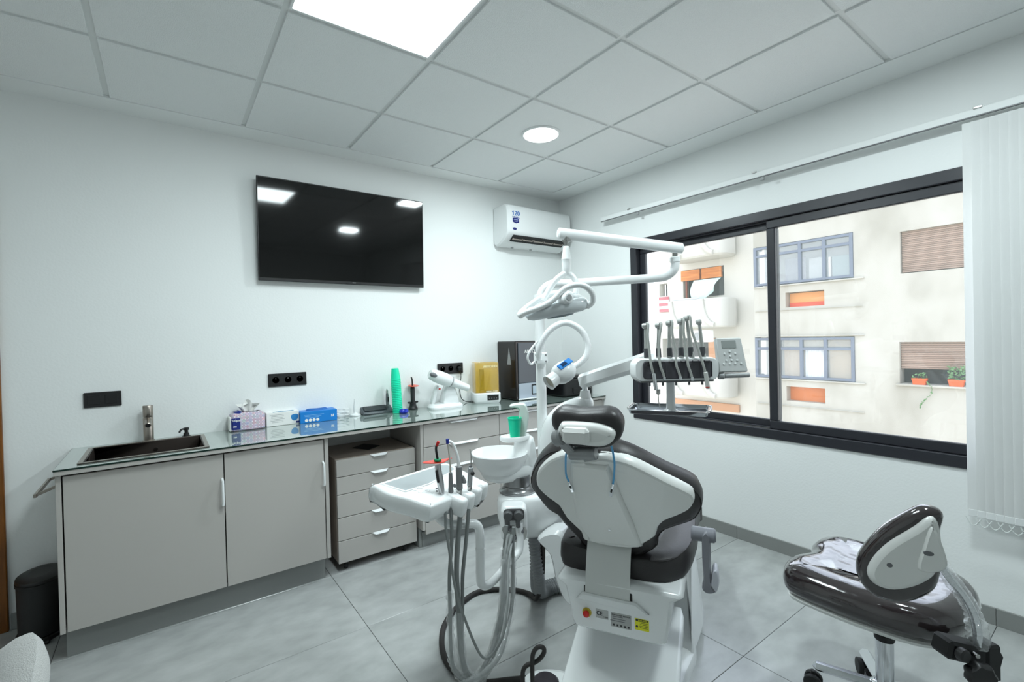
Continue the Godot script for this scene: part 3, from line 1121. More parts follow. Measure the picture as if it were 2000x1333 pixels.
	b.stack(ov, P2([-0.004, 0.27, -0.006, 0.275, -0.004, 0.284, 0.015, 0.291, 0.04, 0.294]), up_at())
	part(bn, "lid", b, M.black)
	b = Mb.new()
	b.box(Vector3(0.02, 0.012, 0.125), Vector3(0.05, 0.012, 0.05), 0.004)
	part(bn, "pedal", b, M.matt)

# ------------------------------------------------------------------ what stands on the worktop
func build_items() -> void:
	var b: Mb
	var Y := TOP
	# tissue packet
	var t := thing("tissue_packet", "patterned soft packet of tissues with one pulled up", "tissues", Vector3(-2.61, Y, 0.06))
	b = W(t)
	b.stack(rr(0.184, 0.10, 0.02, 4), P2([0.012, Y, 0.0, Y + 0.008, 0.0, Y + 0.085, 0.006, Y + 0.098, 0.02, Y + 0.106, 0.04, Y + 0.108]), up_at(Vector3(-2.611, 0, 0.055)))
	part(t, "packet", b, tissue_print())
	b = W(t)
	b.box(Vector3(-2.672, Y + 0.045, 0.055), Vector3(0.058, 0.086, 0.106), 0.012)
	b.box(Vector3(-2.662, Y + 0.1, 0.05), Vector3(0.05, 0.03, 0.08), 0.012, Basis(Vector3.BACK, 0.3))
	part(t, "blue_end", b, pm("1d2c7c", 0.3))
	b = W(t)
	b.box(Vector3(-2.701, Y + 0.045, 0.055), Vector3(0.014, 0.085, 0.09), 0.005)
	part(t, "white_end", b, M.paper)
	letters(t, "lettering", "Telpot", 0.0115, Transform3D(Basis(), Vector3(-2.672, Y + 0.066, 0.1085) - t.position), M.paper)
	letters(t, "lettering", "288", 0.008, Transform3D(Basis(), Vector3(-2.68, Y + 0.03, 0.1085) - t.position), M.paper)
	b = W(t)
	var rs := []
	for i in 9:
		var f := i / 8.0
		var ring := PackedVector3Array()
		for s in 2:
			for j in 13:
				var u := (j / 12.0 if s == 0 else 1.0 - j / 12.0) - 0.5
				ring.append(Vector3(-2.605 + u * (0.05 + 0.075 * f), Y + 0.104 + f * (0.055 + 0.022 * cos(u * 9.0)), 0.05 + 0.016 * sin(u * 16.0) * (0.3 + f) + 0.01 * f + (0.0 if s == 0 else 0.0012)))
		rs.append(ring)
	b.rings(rs, 3.0)
	part(t, "tissue", b, M.paper)
	# mask box
	var k := thing("mask_box", "white box of face masks with a blue mask printed on it", "box", Vector3(-2.415, Y, 0.03))
	b = W(k)
	b.box(Vector3(-2.415, Y + 0.042, 0.03), Vector3(0.186, 0.084, 0.072), 0.002)
	part(k, "carton", b, M.paper)
	b = W(k)
	b.stack(sm(v2([-2.362, Y + 0.06, -2.335, Y + 0.062, -2.326, Y + 0.048, -2.335, Y + 0.028, -2.352, Y + 0.022, -2.366, Y + 0.032, -2.37, Y + 0.05]), 4), P2([0, 0.0655, 0, 0.0665]))
	part(k, "printed_mask", b, pm("2f86c9", 0.5))
	b = W(k)
	b.box(Vector3(-2.41, Y + 0.0842, 0.045), Vector3(0.12, 0.002, 0.02), 0.0, Basis(Vector3.UP, 0.08))
	part(k, "opening", b, pm("1f7ea8", 0.5))
	for i in 6:
		b = W(k)
		b.box(Vector3(-2.45 + (0.004 if i % 2 else 0.0), Y + 0.068 - 0.009 * i, 0.0662), Vector3(0.08 - 0.008 * (i % 3), 0.002, 0.0006))
		part(k, "print_line", b, M.grey)
	b = W(k)
	b.box(Vector3(-2.331, Y + 0.012, 0.0662), Vector3(0.02, 0.012, 0.0006))
	part(k, "print_patch", b, M.navy)
	# glove box
	var g := thing("glove_box", "bright blue glove box with a row of white discs and a letter M", "box", Vector3(-2.209, Y, 0.05), deg_to_rad(-2))
	b = Mb.new()
	b.box(Vector3(0, 0.036, 0), Vector3(0.224, 0.072, 0.11), 0.002)
	part(g, "carton", b, M.blue)
	for i in 4:
		b = Mb.new()
		b.lathe(P2([0.0095, 0, 0.0095, 0.001, 0.001, 0.001]), Transform3D(Basis(Vector3(1, 0, 0), Vector3(0, 0, 1), Vector3(0, -1, 0)), Vector3(-0.076 + 0.0225 * i, 0.018, 0.055)), 18)
		part(g, "printed_disc", b, M.paper)
	letters(g, "lettering", "M", 0.016, Transform3D(Basis(), Vector3(0.083, 0.034, 0.0552)), M.paper)
	for i in 3:
		b = Mb.new()
		b.box(Vector3(-0.03 - 0.006 * i, 0.05 - 0.008 * i, 0.0553), Vector3(0.12 - 0.02 * i, 0.002, 0.0006))
		part(g, "print_line", b, pm("8fc6ee", 0.5))
	b = Mb.new()
	b.stack(sm(v2([-0.06, -0.02, -0.02, -0.03, 0.03, -0.018, 0.065, -0.006, 0.05, 0.022, 0.0, 0.015, -0.045, 0.028, -0.07, 0.008]), 4), P2([0.0, 0.0715, 0.002, 0.077, 0.008, 0.082, 0.016, 0.0835]), up_at(Vector3(0, 0, 0)))
	part(g, "glove_tip", b, pm("0b63b4", 0.5))
	# white cable coil
	var cc := thing("charging_cable", "loosely coiled white cable beside the glove box", "cable", Vector3(-2.05, Y, 0.03))
	b = W(cc)
	var pts := PackedVector3Array()
	for i in 46:
		var a := i * 0.62
		pts.append(Vector3(-2.045 + cos(a) * (0.043 + 0.006 * sin(i * 1.7)), Y + 0.004 + 0.001 * i + 0.012 * maxf(0.0, sin(a * 0.5 + 1.0)), 0.03 + sin(a) * (0.032 + 0.005 * cos(i * 2.3))))
	b.tube(cur(pts, 3), 0.0024, 6)
	part(cc, "cord", b, M.white)
	# white pen on its round stand
	var w := thing("pen_charger", "white slim pen standing on a round white charging foot", "dental tool", Vector3(-1.956, Y, 0.03))
	b = Mb.new()
	b.lathe(P2([0.036, 0, 0.037, 0.004, 0.035, 0.01, 0.02, 0.014, 0.012, 0.018, 0.01, 0.024, 0.001, 0.024]), Transform3D(), 28)
	part(w, "foot", b, M.white)
	b = Mb.new()
	b.tube(cur(v3([-0.002, 0.02, 0, -0.001, 0.06, 0, 0.0, 0.09, 0.0, -0.003, 0.115, 0.004])), [0.0085, 0.0085, 0.0085, 0.009, 0.0095, 0.0095, 0.0095, 0.009, 0.0085, 0.0075, 0.0065, 0.006, 0.005, 0.0045, 0.004, 0.003], 12)
	part(w, "pen", b, M.white)
	# grey cradle with its handpiece
	var c := thing("charging_cradle", "dark grey wedge-shaped charging tray for the endodontic handpiece", "charger", Vector3(-1.8, Y, 0.03))
	b = W(c)
	b.stack(v2([0.0, 0.0, 0.075, 0.0, 0.068, 0.012, -0.005, 0.055, -0.014, 0.052]), P2([0.006, 0.0, 0.0, 0.006, 0.0, 0.216, 0.006, 0.222]), Transform3D(Basis(Vector3(0, 0, 1), Vector3(0, 1, 0), Vector3(-1, 0, 0)), Vector3(-1.69, Y, -0.005)))
	part(c, "wedge", b, pm("4a5155", 0.35))
	b = W(c)
	b.box(Vector3(-1.815, Y + 0.038, 0.0305), Vector3(0.16, 0.006, 0.052), 0.002, Basis(Vector3.RIGHT, deg_to_rad(30)))
	part(c, "tray_recess", b, pm("2f3437", 0.3))
	var hp := thing("endo_handpiece", "grey and silver cordless handpiece standing in the charging tray", "dental tool", Vector3(-1.722, Y + 0.04, 0.03))
	b = Mb.new()
	b.lathe(P2([0.009, 0, 0.0105, 0.01, 0.0115, 0.05, 0.0095, 0.075, 0.0085, 0.095, 0.001, 0.095]), Transform3D(Basis(Vector3.BACK, 0.03), Vector3()), 16)
	part(hp, "handle", b, M.dgrey)
	b = Mb.new()
	b.lathe(P2([0.0088, 0.094, 0.009, 0.112, 0.005, 0.118, 0.004, 0.125, 0.001, 0.126]), Transform3D(Basis(Vector3.BACK, 0.03), Vector3()), 16)
	part(hp, "neck", b, M.steel)
	b = Mb.new()
	b.box(Vector3(0, 0.05, 0.0112), Vector3(0.008, 0.035, 0.002), 0.001)
	part(hp, "button_strip", b, M.matt)
	# the stack of cups: each cup is one thing
	for i in 20:
		var nth := "the bottom cup" if i == 0 else "the topmost cup" if i == 19 else "the %s cup up" % ["", "second", "third", "fourth", "fifth", "sixth", "seventh", "eighth", "ninth", "tenth", "eleventh", "twelfth", "thirteenth", "fourteenth", "fifteenth", "sixteenth", "seventeenth", "eighteenth", "nineteenth"][i]
		var cu := thing("paper_cup", "turquoise plastic cup, %s in the upside-down stack on the counter" % nth, "cup", Vector3(-1.683 - 0.0005 * i, Y + 0.001 + 0.0122 * i, 0.115), 0.0, "turquoise cups in the stack on the counter")
		b = Mb.new()
		b.lathe(P2([0.001, 0.0808, 0.0236, 0.0806, 0.0331, 0.006, 0.0335, 0.0005, 0.035, 0.0, 0.0358, 0.002, 0.0358, 0.0045, 0.034, 0.006, 0.0245, 0.082, 0.001, 0.0825]), Transform3D(Basis(Vector3.BACK, 0.03 + 0.0005 * i), Vector3()), 24, 1.0, 1.0, 0.4)
		part(cu, "cup", b, M.green)
	# blue silicone lump
	var lu := thing("silicone_dish", "small crumpled dark blue dish in front of the cup stack", "dish", Vector3(-1.665, Y, 0.175))
	b = Mb.new()
	var po := PackedVector2Array()
	for i in 20:
		po.append(Vector2(cos(TAU * i / 20), sin(TAU * i / 20)) * (0.028 + 0.005 * sin(i * 2.1) + 0.003 * sin(i * 4.7)))
	b.stack(po, P2([0.008, 0.0, 0.0, 0.01, 0.002, 0.022, 0.008, 0.03, 0.012, 0.022, 0.018, 0.018]), up_at())
	part(lu, "dish", b, pm("1430b8", 0.3))
	# cordless curing light in its stand
	var cl := thing("curing_light", "black cordless curing light with a round orange shield on the counter", "dental tool", Vector3(-1.535, Y, 0.045))
	b = Mb.new()
	b.lathe(P2([0.034, 0, 0.034, 0.008, 0.03, 0.014, 0.024, 0.03, 0.024, 0.046, 0.016, 0.05, 0.0155, 0.06, 0.0165, 0.16, 0.012, 0.168, 0.001, 0.168]), Transform3D(), 22)
	b.box(Vector3(0.0, 0.052, 0), Vector3(0.085, 0.012, 0.012), 0.004)
	part(cl, "body", b, M.black)
	b = Mb.new()
	b.lathe(P2([0.04, 0.0, 0.041, 0.0015, 0.04, 0.003, 0.001, 0.003]), Transform3D(Basis(Vector3.RIGHT, 0.1), Vector3(0.006, 0.172, 0)), 28)
	part(cl, "shield", b, M.orange)
	b = Mb.new()
	b.tube(cur(v3([0, 0.165, 0, -0.001, 0.2, 0, -0.004, 0.225, 0.002, -0.012, 0.237, 0.008])), 0.0052, 10)
	part(cl, "light_guide", b, M.matt)
	# white scanner in its cradle
	var s := thing("intraoral_scanner", "white handheld scanner with dark oval end lying on its cradle", "scanner", Vector3(-1.32, Y, 0.12))
	b = W(s)
	b.stack(sm(v2([-0.115, -0.075, 0.10, -0.085, 0.125, -0.03, 0.12, 0.06, -0.06, 0.085, -0.12, 0.04]), 4), P2([0.0, 0.0, 0.0, 0.012, 0.012, 0.028, 0.025, 0.034]), up_at(Vector3(-1.318, Y, 0.12)))
	part(s, "cradle_foot", b, M.white)
	b = W(s)
	b.stack(sm(v2([-0.012, 0.02, 0.012, 0.15, 0.05, 0.19, 0.075, 0.17, 0.115, 0.02]), 4), P2([0.01, -0.05, 0.0, -0.035, 0.0, 0.035, 0.01, 0.05]), Transform3D(Basis(Vector3.UP, deg_to_rad(-12)), Vector3(-1.325, Y, 0.12)))
	part(s, "cradle_post", b, M.white)
	b = W(s)
	b.stack(sm(v2([-0.115, 0.02, -0.075, 0.15, -0.05, 0.155, -0.085, 0.03]), 3), P2([0.006, -0.03, 0.0, -0.022, 0.0, 0.022, 0.006, 0.03]), Transform3D(Basis(Vector3.UP, deg_to_rad(-12)), Vector3(-1.31, Y, 0.12)))
	part(s, "cradle_rib", b, M.white)
	var sa := Vector3(-1.452, Y + 0.262, 0.17)
	var sb := Vector3(-1.15, Y + 0.135, 0.20)
	var dz := (sb - sa).normalized()
	var sbx := along(dz)
	var sx := Transform3D(sbx, sa)
	b = W(s)
	b.lathe(P2([0.001, -0.004, 0.034, -0.002, 0.047, 0.012, 0.055, 0.06, 0.056, 0.12, 0.05, 0.165, 0.047, 0.17]), sx, 28, 1.0, 0.86)
	part(s, "scanner_body", b, M.white)
	b = W(s)
	b.lathe(P2([0.0475, 0.166, 0.0485, 0.169, 0.0485, 0.175, 0.046, 0.178]), sx, 28, 1.0, 0.86)
	part(s, "collar", b, M.grey)
	b = W(s)
	b.lathe(P2([0.041, 0.172, 0.039, 0.2, 0.032, 0.3, 0.03, 0.325, 0.022, 0.33, 0.001, 0.33]), sx, 28, 1.0, 0.86)
	part(s, "scanner_tip", b, M.white)
	b = W(s)
	b.ball(sa + dz * 0.02 + Vector3(-0.008, 0.0, 0.033), Vector3(0.026, 0.03, 0.018), sbx)
	part(s, "dark_window", b, M.dgrey)
	b = W(s)
	b.ball(Vector3(-1.375, Y + 0.145, 0.165), Vector3(0.009, 0.006, 0.006))
	part(s, "red_tab", b, M.red)
	# UV curing box
	var u := thing("wash_and_cure_box", "small white machine with a transparent amber cover", "curing machine", Vector3(-0.94, Y, 0.115), deg_to_rad(-22))
	b = Mb.new()
	b.stack(rr(0.215, 0.19, 0.03, 5), P2([0.012, 0.0, 0.004, 0.012, 0.0, 0.02, 0.0, 0.075, 0.006, 0.082]), up_at())
	part(u, "base", b, M.white)
	b = Mb.new()
	b.box(Vector3(0.04, 0.045, 0.0955), Vector3(0.09, 0.042, 0.004), 0.001)
	part(u, "display", b, M.black)
	for i in 4:
		b = Mb.new()
		b.box(Vector3(0.01 + 0.019 * i, 0.04, 0.098), Vector3(0.009, 0.009, 0.002), 0.001)
		part(u, "display_key", b, M.dgrey)
	b = Mb.new()
	var rim := rr(0.19, 0.16, 0.012, 4)
	b.stack(rim, P2([0.0, 0.084, 0.0, 0.315, 0.003, 0.318, 0.006, 0.312, 0.006, 0.0845]), up_at())
	part(u, "amber_cover", b, clear("e3b800", 0.30, 0.05))
	b = Mb.new()
	b.box(Vector3(-0.02, 0.17, -0.045), Vector3(0.035, 0.18, 0.03), 0.003)
	b.cyl(Vector3(0.0, 0.083, 0.01), Vector3(0.0, 0.093, 0.01), 0.055, 24)
	part(u, "turntable_post", b, pm("4a4536", 0.5))
	letters(u, "lettering", "ANYCUBIC", 0.017, Transform3D(Basis(), Vector3(0.03, 0.288, 0.0808)), pm("f3e9c0", 0.5))
	letters(u, "lettering", "WASH & CURE", 0.010, Transform3D(Basis(), Vector3(0.035, 0.092, 0.0808)), M.paper)
	# resin printer
	var p := thing("resin_printer", "tall black resin printer with a white lettered tinted front", "printer", Vector3(-0.6, Y, 0.13))
	b = W(p)
	b.box(Vector3(-0.595, Y + 0.242, 0.13), Vector3(0.29, 0.476, 0.25), 0.006)
	part(p, "hood", b, pm("1b1614", 0.2))
	b = W(p)
	b.box(Vector3(-0.585, Y + 0.302, 0.259), Vector3(0.262, 0.325, 0.01), 0.004)
	part(p, "tinted_front", b, pm("4a5058", 0.12))
	b = W(p)
	b.box(Vector3(-0.585, Y + 0.075, 0.259), Vector3(0.262, 0.125, 0.012), 0.004)
	part(p, "base_front", b, pm("a9b4bf", 0.3, 0.4))
	b = W(p)
	b.box(Vector3(-0.585, Y + 0.01, 0.262), Vector3(0.27, 0.012, 0.016), 0.004)
	part(p, "front_lip", b, M.white)
	b = W(p)
	b.box(Vector3(-0.53, Y + 0.08, 0.2655), Vector3(0.115, 0.085, 0.004), 0.002)
	var sc := part(p, "screen_frame", b, M.matt)
	b = W(p)
	b.box(Vector3(-0.53, Y + 0.08, 0.2678), Vector3(0.096, 0.064, 0.002))
	part(sc, "screen", b, pm("b7c6d2", 0.15))
	letters(p, "lettering", "ANYCUBIC", 0.026, Transform3D(Basis(), Vector3(-0.56, Y + 0.395, 0.2645) - p.position), M.paper)
	b = W(p)
	b.stack(v2([0.0, 0.0, 0.055, 0.0, 0.028, 0.14]), P2([0, 0, 0, 0.002]), Transform3D(Basis(Vector3(0, 0, -1), Vector3(0, 1, 0), Vector3(1, 0, 0)), Vector3(-0.7425, Y + 0.29, 0.2)))
	part(p, "peeling_film", b, clear("cfd2d4", 0.3, 0.2))
	# office printer
	var q := thing("inkjet_printer", "low black inkjet printer in the corner beside the window wall", "printer", Vector3(-0.18, Y, 0.22))
	b = W(q)
	b.box(Vector3(-0.18, Y + 0.075, 0.225), Vector3(0.325, 0.14, 0.33), 0.01)
	b.box(Vector3(-0.18, Y + 0.157, 0.21), Vector3(0.318, 0.03, 0.3), 0.008)
	part(q, "body", b, pm("121214", 0.3))
	b = W(q)
	b.box(Vector3(-0.15, Y + 0.05, 0.385), Vector3(0.19, 0.045, 0.03), 0.004)
	part(q, "output_slot", b, M.matt)
	b = W(q)
	b.box(Vector3(-0.075, Y + 0.055, 0.393), Vector3(0.09, 0.06, 0.006), 0.002)
	var pn := part(q, "control_panel", b, M.black)
	for i in 4:
		b = W(q)
		b.cyl(Vector3(-0.105 + 0.02 * i, Y + 0.062, 0.395), Vector3(-0.105 + 0.02 * i, Y + 0.062, 0.398), 0.005, 10)
		part(pn, "button", b, M.grey)

func tissue_print() -> StandardMaterial3D:
	var im := Image.create(256, 256, false, Image.FORMAT_RGB8)
	im.fill(Color.html("e9e4ea"))
	var rng := RandomNumberGenerator.new()
	rng.seed = 9
	var cs := ["a02a52", "3a3a8c", "c9476a", "4f74b4", "a06aa4", "6e1f60", "5f8f86"]
	for gx in 8:
		for gy in 8:
			var c := Vector2(gx * 32 + 16, gy * 32 + 16)
			var col := Color.html(cs[rng.randi_range(0, 6)])
			var col2 := Color.html(cs[rng.randi_range(0, 6)])
			for x in 32:
				for y in 32:
					var d := Vector2(x - 15.5, y - 15.5)
					var r := d.length()
					var pet := 8.0 + 5.0 * cos(6.0 * d.angle() + gx)
					if r < 3.0:
						im.set_pixel(gx * 32 + x, gy * 32 + y, col2)
					elif r < pet and r > 5.0:
						im.set_pixel(gx * 32 + x, gy * 32 + y, col)
					elif absf(r - 15.0) < 1.2:
						im.set_pixel(gx * 32 + x, gy * 32 + y, col2)
	var m := pm("ffffff", 0.35)
	m.albedo_texture = ImageTexture.create_from_image(im)
	m.uv1_triplanar = true
	m.uv1_world_triplanar = true
	m.uv1_scale = Vector3.ONE * 7.0
	return m

# ------------------------------------------------------------------ the dental chair (axes of the chair: x right, z backwards)
func build_chair() -> void:
	var t := thing("dental_chair", "dental chair with dark upholstery and white plastic back shell, seen from behind", "dental chair", CHX.origin, deg_to_rad(-60.0))
	var b := K(t)
	var side := Transform3D(Basis(Vector3(0, 0, -1), Vector3(0, 1, 0), Vector3(1, 0, 0)), Vector3())
	# base plate on the floor and the lifting column
	b.stack(sm(v2([-0.20, -0.42, 0.19, -0.42, 0.2, 0.1, 0.236, 0.33, 0.234, 0.42, 0.2, 0.7, 0.15, 0.95, -0.15, 0.95, -0.2, 0.7, -0.238, 0.4, -0.234, 0.3, -0.222, 0.0]), 3), P2([0.0, 0.0, 0.0, 0.035, 0.004, 0.047, 0.012, 0.052, 0.03, 0.056]), up_at())
	part(t, "base_plate", b, M.white)
	b = K(t)
	b.stack(rr(0.40, 0.06, 0.015, 4), P2([0.0, -0.02, 0.0, 0.40, 0.012, 0.44]), Transform3D(Basis(Vector3.RIGHT, deg_to_rad(-70)) * UPB, Vector3(0, 0.07, 0.1)) * Transform3D(Basis(), Vector3(0, 0, 0)))
	part(t, "ramp_cover", b, M.white)
	b = K(t)
	b.stack(sm(v2([-0.21, 0.36, 0.165, 0.345, 0.232, 0.36, 0.22, 0.75, -0.21, 0.75]), 4), P2([-0.004, 0.05, 0.0, 0.08, 0.02, 0.25, 0.035, 0.42]), up_at())
	part(t, "column", b, M.white)
	# body of the seat mechanism
	b = K(t)
	b.stack(sm(v2([-0.205, 0.47, -0.192, 0.43, -0.176, 0.36, -0.172, 0.325, -0.16, 0.298, -0.136, 0.288, -0.04, 0.286, 0.115, 0.284, 0.157, 0.288, 0.170, 0.31, 0.18, 0.37, 0.19, 0.44, 0.205, 0.475]), 2), P2([0.02, -0.5, 0.0, -0.48, 0.0, 0.03, 0.004, 0.043, 0.012, 0.05]), Transform3D())
	part(t, "body", b, M.white)
	b = K(t)
	b.stack(rr(0.172, 0.03, 0.004, 3), P2([0, 0.0, 0, 0.0082]), Transform3D(Basis(), Vector3(-0.031, 0.436, 0.043)))
	part(t, "strap_slot", b, M.matt)
	b = K(t)
	b.stack(v2([-0.122, 0.428, 0.068, 0.424, 0.112, 0.392, -0.145, 0.40]), P2([0.0, 0.04, 0.0, 0.058, 0.005, 0.064]), Transform3D())
	part(t, "slot_ledge", b, M.white)
	# seat and leg rest
	b = K(t)
	b.stack(sm(v2([-0.19, 0.01, -0.05, 0.0, 0.10, 0.0, 0.185, 0.03, 0.235, 0.12, 0.255, 0.28, 0.25, 0.5, 0.235, 0.62, 0.0, 0.66, -0.235, 0.62, -0.25, 0.5, -0.255, 0.28, -0.24, 0.06]), 3), P2([0.03, 0.452, 0.008, 0.462, 0.0, 0.49, 0.003, 0.53, 0.012, 0.548, 0.03, 0.558, 0.07, 0.562, 0.12, 0.556]), up_at(), 0.25)
	part(t, "seat", b, M.leather)
	b = K(t)
	b.stack(sm(v2([-0.23, 0.64, 0.23, 0.64, 0.21, 0.9, 0.15, 1.22, 0.0, 1.26, -0.15, 1.22, -0.21, 0.9]), 3), P2([0.02, 0.44, 0.0, 0.46, 0.0, 0.52, 0.02, 0.545, 0.06, 0.55]), up_at())
	part(t, "leg_rest", b, M.leather)
	b = K(t)
	var seam := cur(v3([-0.17, 0.548, -0.018, -0.05, 0.546, -0.01, 0.09, 0.547, -0.012, 0.172, 0.553, -0.03, 0.222, 0.557, -0.125, 0.243, 0.56, -0.28, 0.238, 0.56, -0.5]))
	b.tube(seam, 0.0025, 6)
	part(t, "seam", b, M.rubber)
	b = K(t)
	b.stack(rr(0.36, 0.5, 0.06, 5, Vector2(0, 0.28)), P2([0.02, 0.40, 0.0, 0.45, 0.0, 0.462]), up_at())
	part(t, "seat_pan", b, M.white)
	# backrest
	var BX := Transform3D(Basis(Vector3.RIGHT, deg_to_rad(33)), Vector3(0, 0.572, 0))
	b = K(t)
	var cush := sm(v2([-0.056, 0.483, -0.145, 0.468, -0.204, 0.429, -0.255, 0.363, -0.295, 0.283, -0.302, 0.234, -0.293, 0.198, -0.26, 0.128, -0.224, 0.109, -0.2, 0.056, -0.155, -0.015, -0.12, -0.075, 0.049, -0.053, 0.099, -0.027, 0.137, 0.022, 0.143, 0.068, 0.17, 0.114, 0.229, 0.147, 0.264, 0.169, 0.282, 0.203, 0.292, 0.244, 0.282, 0.295, 0.251, 0.332, 0.188, 0.378, 0.126, 0.43, 0.075, 0.464, 0.029, 0.479]), 2)
	b.stack(cush, P2([0.06, -0.125, 0.03, -0.118, 0.01, -0.1, 0.0, -0.07, 0.0, -0.045, 0.006, -0.025, 0.016, -0.014, 0.03, -0.008]), BX, -0.35, 0.9, true)
	part(t, "backrest", b, M.leather)
	b = K(t)
	var st := PackedVector3Array()
	for q in cush:
		st.append(BX * Vector3(q.x * 0.985, q.y * 0.985 + 0.003, -0.026 - 0.35 * q.x * q.x))
	b.tube(st, 0.0022, 5, true)
	part(t, "seam", b, M.rubber)
	b = K(t)
	var shell := sm(v2([-0.106, 0.472, -0.12, 0.475, -0.176, 0.438, -0.223, 0.384, -0.243, 0.348, -0.257, 0.306, -0.254, 0.266, -0.224, 0.229, -0.189, 0.199, -0.172, 0.135, -0.129, 0.074, -0.128, 0.035, -0.104, 0.022, 0.001, 0.02, 0.076, 0.034, 0.097, 0.062, 0.137, 0.106, 0.148, 0.15, 0.172, 0.191, 0.208, 0.215, 0.249, 0.246, 0.267, 0.281, 0.268, 0.308, 0.253, 0.331, 0.192, 0.381, 0.131, 0.432, 0.082, 0.464, 0.043, 0.474, 0.0, 0.478, -0.05, 0.462]), 2)
	b.stack(shell, P2([0.004, -0.04, 0.0, -0.03, 0.0, -0.008, 0.003, -0.001, 0.009, 0.003]), BX, -0.35, 0.5)
	part(t, "back_shell", b, M.off)
	b = K(t)
	b.stack(sm(v2([-0.098, 0.44, -0.085, 0.452, 0.015, 0.45, 0.028, 0.44, 0.055, 0.26, 0.086, 0.075, 0.07, 0.05, -0.09, 0.036, -0.104, 0.06, -0.128, 0.13, -0.122, 0.25, -0.118, 0.347]), 2), P2([0.0, -0.004, 0.0, 0.004, 0.006, 0.010, 0.012, 0.012]), BX, -0.35, 0.9)
	part(t, "back_panel", b, M.off)
	b = K(t)
	b.cyl(BX * Vector3(-0.012, 0.135, 0.011), BX * Vector3(-0.012, 0.135, 0.0135), 0.004, 12)
	part(t, "screw_cap", b, M.chrome)
	# the strap that hides the hinge
	b = K(t)
	b.stack(v2([-0.002, 0.60, -0.022, 0.56, -0.036, 0.52, -0.047, 0.48, -0.0555, 0.43, -0.0555, 0.424, -0.050, 0.424, -0.05, 0.43, -0.041, 0.48, -0.03, 0.52, -0.016, 0.56, 0.006, 0.60]), P2([0.0, -0.112, 0.0, 0.047]), side)
	part(t, "hinge_strap", b, pm("d4d6d3", 0.35))
	# headrest
	var HX := Transform3D(Basis(Vector3.RIGHT, deg_to_rad(12)), Vector3(0, 1.0, 0.33))
	b = K(t)
	b.stack(sm(v2([-0.103, 0.131, -0.075, 0.131, -0.038, 0.127, 0.005, 0.131, 0.04, 0.133, 0.064, 0.126, 0.079, 0.11, 0.086, 0.09, 0.085, 0.068, 0.077, 0.047, 0.062, 0.03, 0.045, 0.018, 0.015, 0.012, -0.06, 0.01, -0.09, 0.022, -0.113, 0.05, -0.128, 0.07, -0.133, 0.092, -0.125, 0.117]), 3), P2([0.035, -0.095, 0.015, -0.09, 0.003, -0.075, 0.0, -0.05, 0.0, -0.03, 0.006, -0.014, 0.02, -0.006]), HX, 0.0, 0.9, true)
	part(t, "headrest", b, M.leather)
	b = K(t)
	b.stack(sm(v2([-0.093, 0.096, -0.075, 0.102, -0.002, 0.102, 0.039, 0.096, 0.063, 0.085, 0.069, 0.07, 0.061, 0.052, 0.041, 0.038, 0.009, 0.032, -0.05, 0.036, -0.085, 0.045, -0.102, 0.067]), 3), P2([0.0, -0.012, 0.0, 0.008, 0.008, 0.018, 0.02, 0.022]), HX, 0.0, 0.9)
	var hs := part(t, "headrest_shell", b, M.off)
	b = K(t)
	b.box(HX * Vector3(-0.042, 0.07, 0.026), Vector3(0.082, 0.05, 0.03), 0.01, HX.basis)
	part(hs, "knob_housing", b, M.off)
	b = K(t)
	b.cyl(BX * Vector3(-0.115, 0.585, 0.035), BX * Vector3(-0.088, 0.597, 0.035), 0.024, 18, 0.005)
	b.bar(BX * Vector3(-0.104, 0.585, 0.03), BX * Vector3(-0.064, 0.495, 0.02), 0.018, 0.034, 0.005, Vector3.RIGHT)
	b.cyl(BX * Vector3(-0.085, 0.512, 0.02), BX * Vector3(0.0, 0.522, 0.02), 0.021, 18, 0.004)
	b.box(BX * Vector3(-0.03, 0.47, -0.01), Vector3(0.05, 0.08, 0.02), 0.004, BX.basis)
	part(t, "headrest_bracket", b, pm("8f9192", 0.35, 0.5))
	# arm rest folded down
	b = K(t)
	b.cyl(Vector3(0.24, 0.61, -0.16), Vector3(0.325, 0.61, -0.16), 0.026, 20, 0.006)
	b.stack(sm(v2([0.277, 0.615, 0.306, 0.615, 0.305, 0.47, 0.308, 0.445, 0.326, 0.418, 0.305, 0.404, 0.285, 0.405, 0.275, 0.42, 0.281, 0.45]), 2), P2([0.005, -0.19, 0.0, -0.18, 0.0, -0.14, 0.005, -0.13]), Transform3D())
	part(t, "armrest", b, pm("7f8087", 0.35))
	b = K(t)
	b.stack(sm(v2([0.303, 0.425, 0.322, 0.412, 0.334, 0.455, 0.327, 0.495, 0.312, 0.49, 0.306, 0.455]), 3), P2([0.004, -0.20, 0.0, -0.19, 0.0, -0.14, 0.004, -0.13]), Transform3D())
	part(t, "armrest_pad", b, pm("b9bac2", 0.3))
	# stop button and labels on the body
	var lx := func(x: float, y: float) -> Transform3D: return Transform3D(Basis(), Vector3(x, y, 0.05))
	b = K(t)
	b.lathe(P2([0.0165, 0, 0.0165, 0.003, 0.012, 0.004, 0.001, 0.004]), Transform3D(along(Vector3(0, 0, 1)), Vector3(-0.108, 0.353, 0.05)), 24)
	var es := part(t, "emergency_stop", b, pm("c8b23a", 0.5))
	b = K(t)
	b.lathe(P2([0.007, 0.003, 0.007, 0.009, 0.0115, 0.011, 0.012, 0.016, 0.009, 0.019, 0.001, 0.02]), Transform3D(along(Vector3(0, 0, 1)), Vector3(-0.108, 0.353, 0.05)), 24)
	part(es, "push_button", b, pm("c81c18", 0.3))
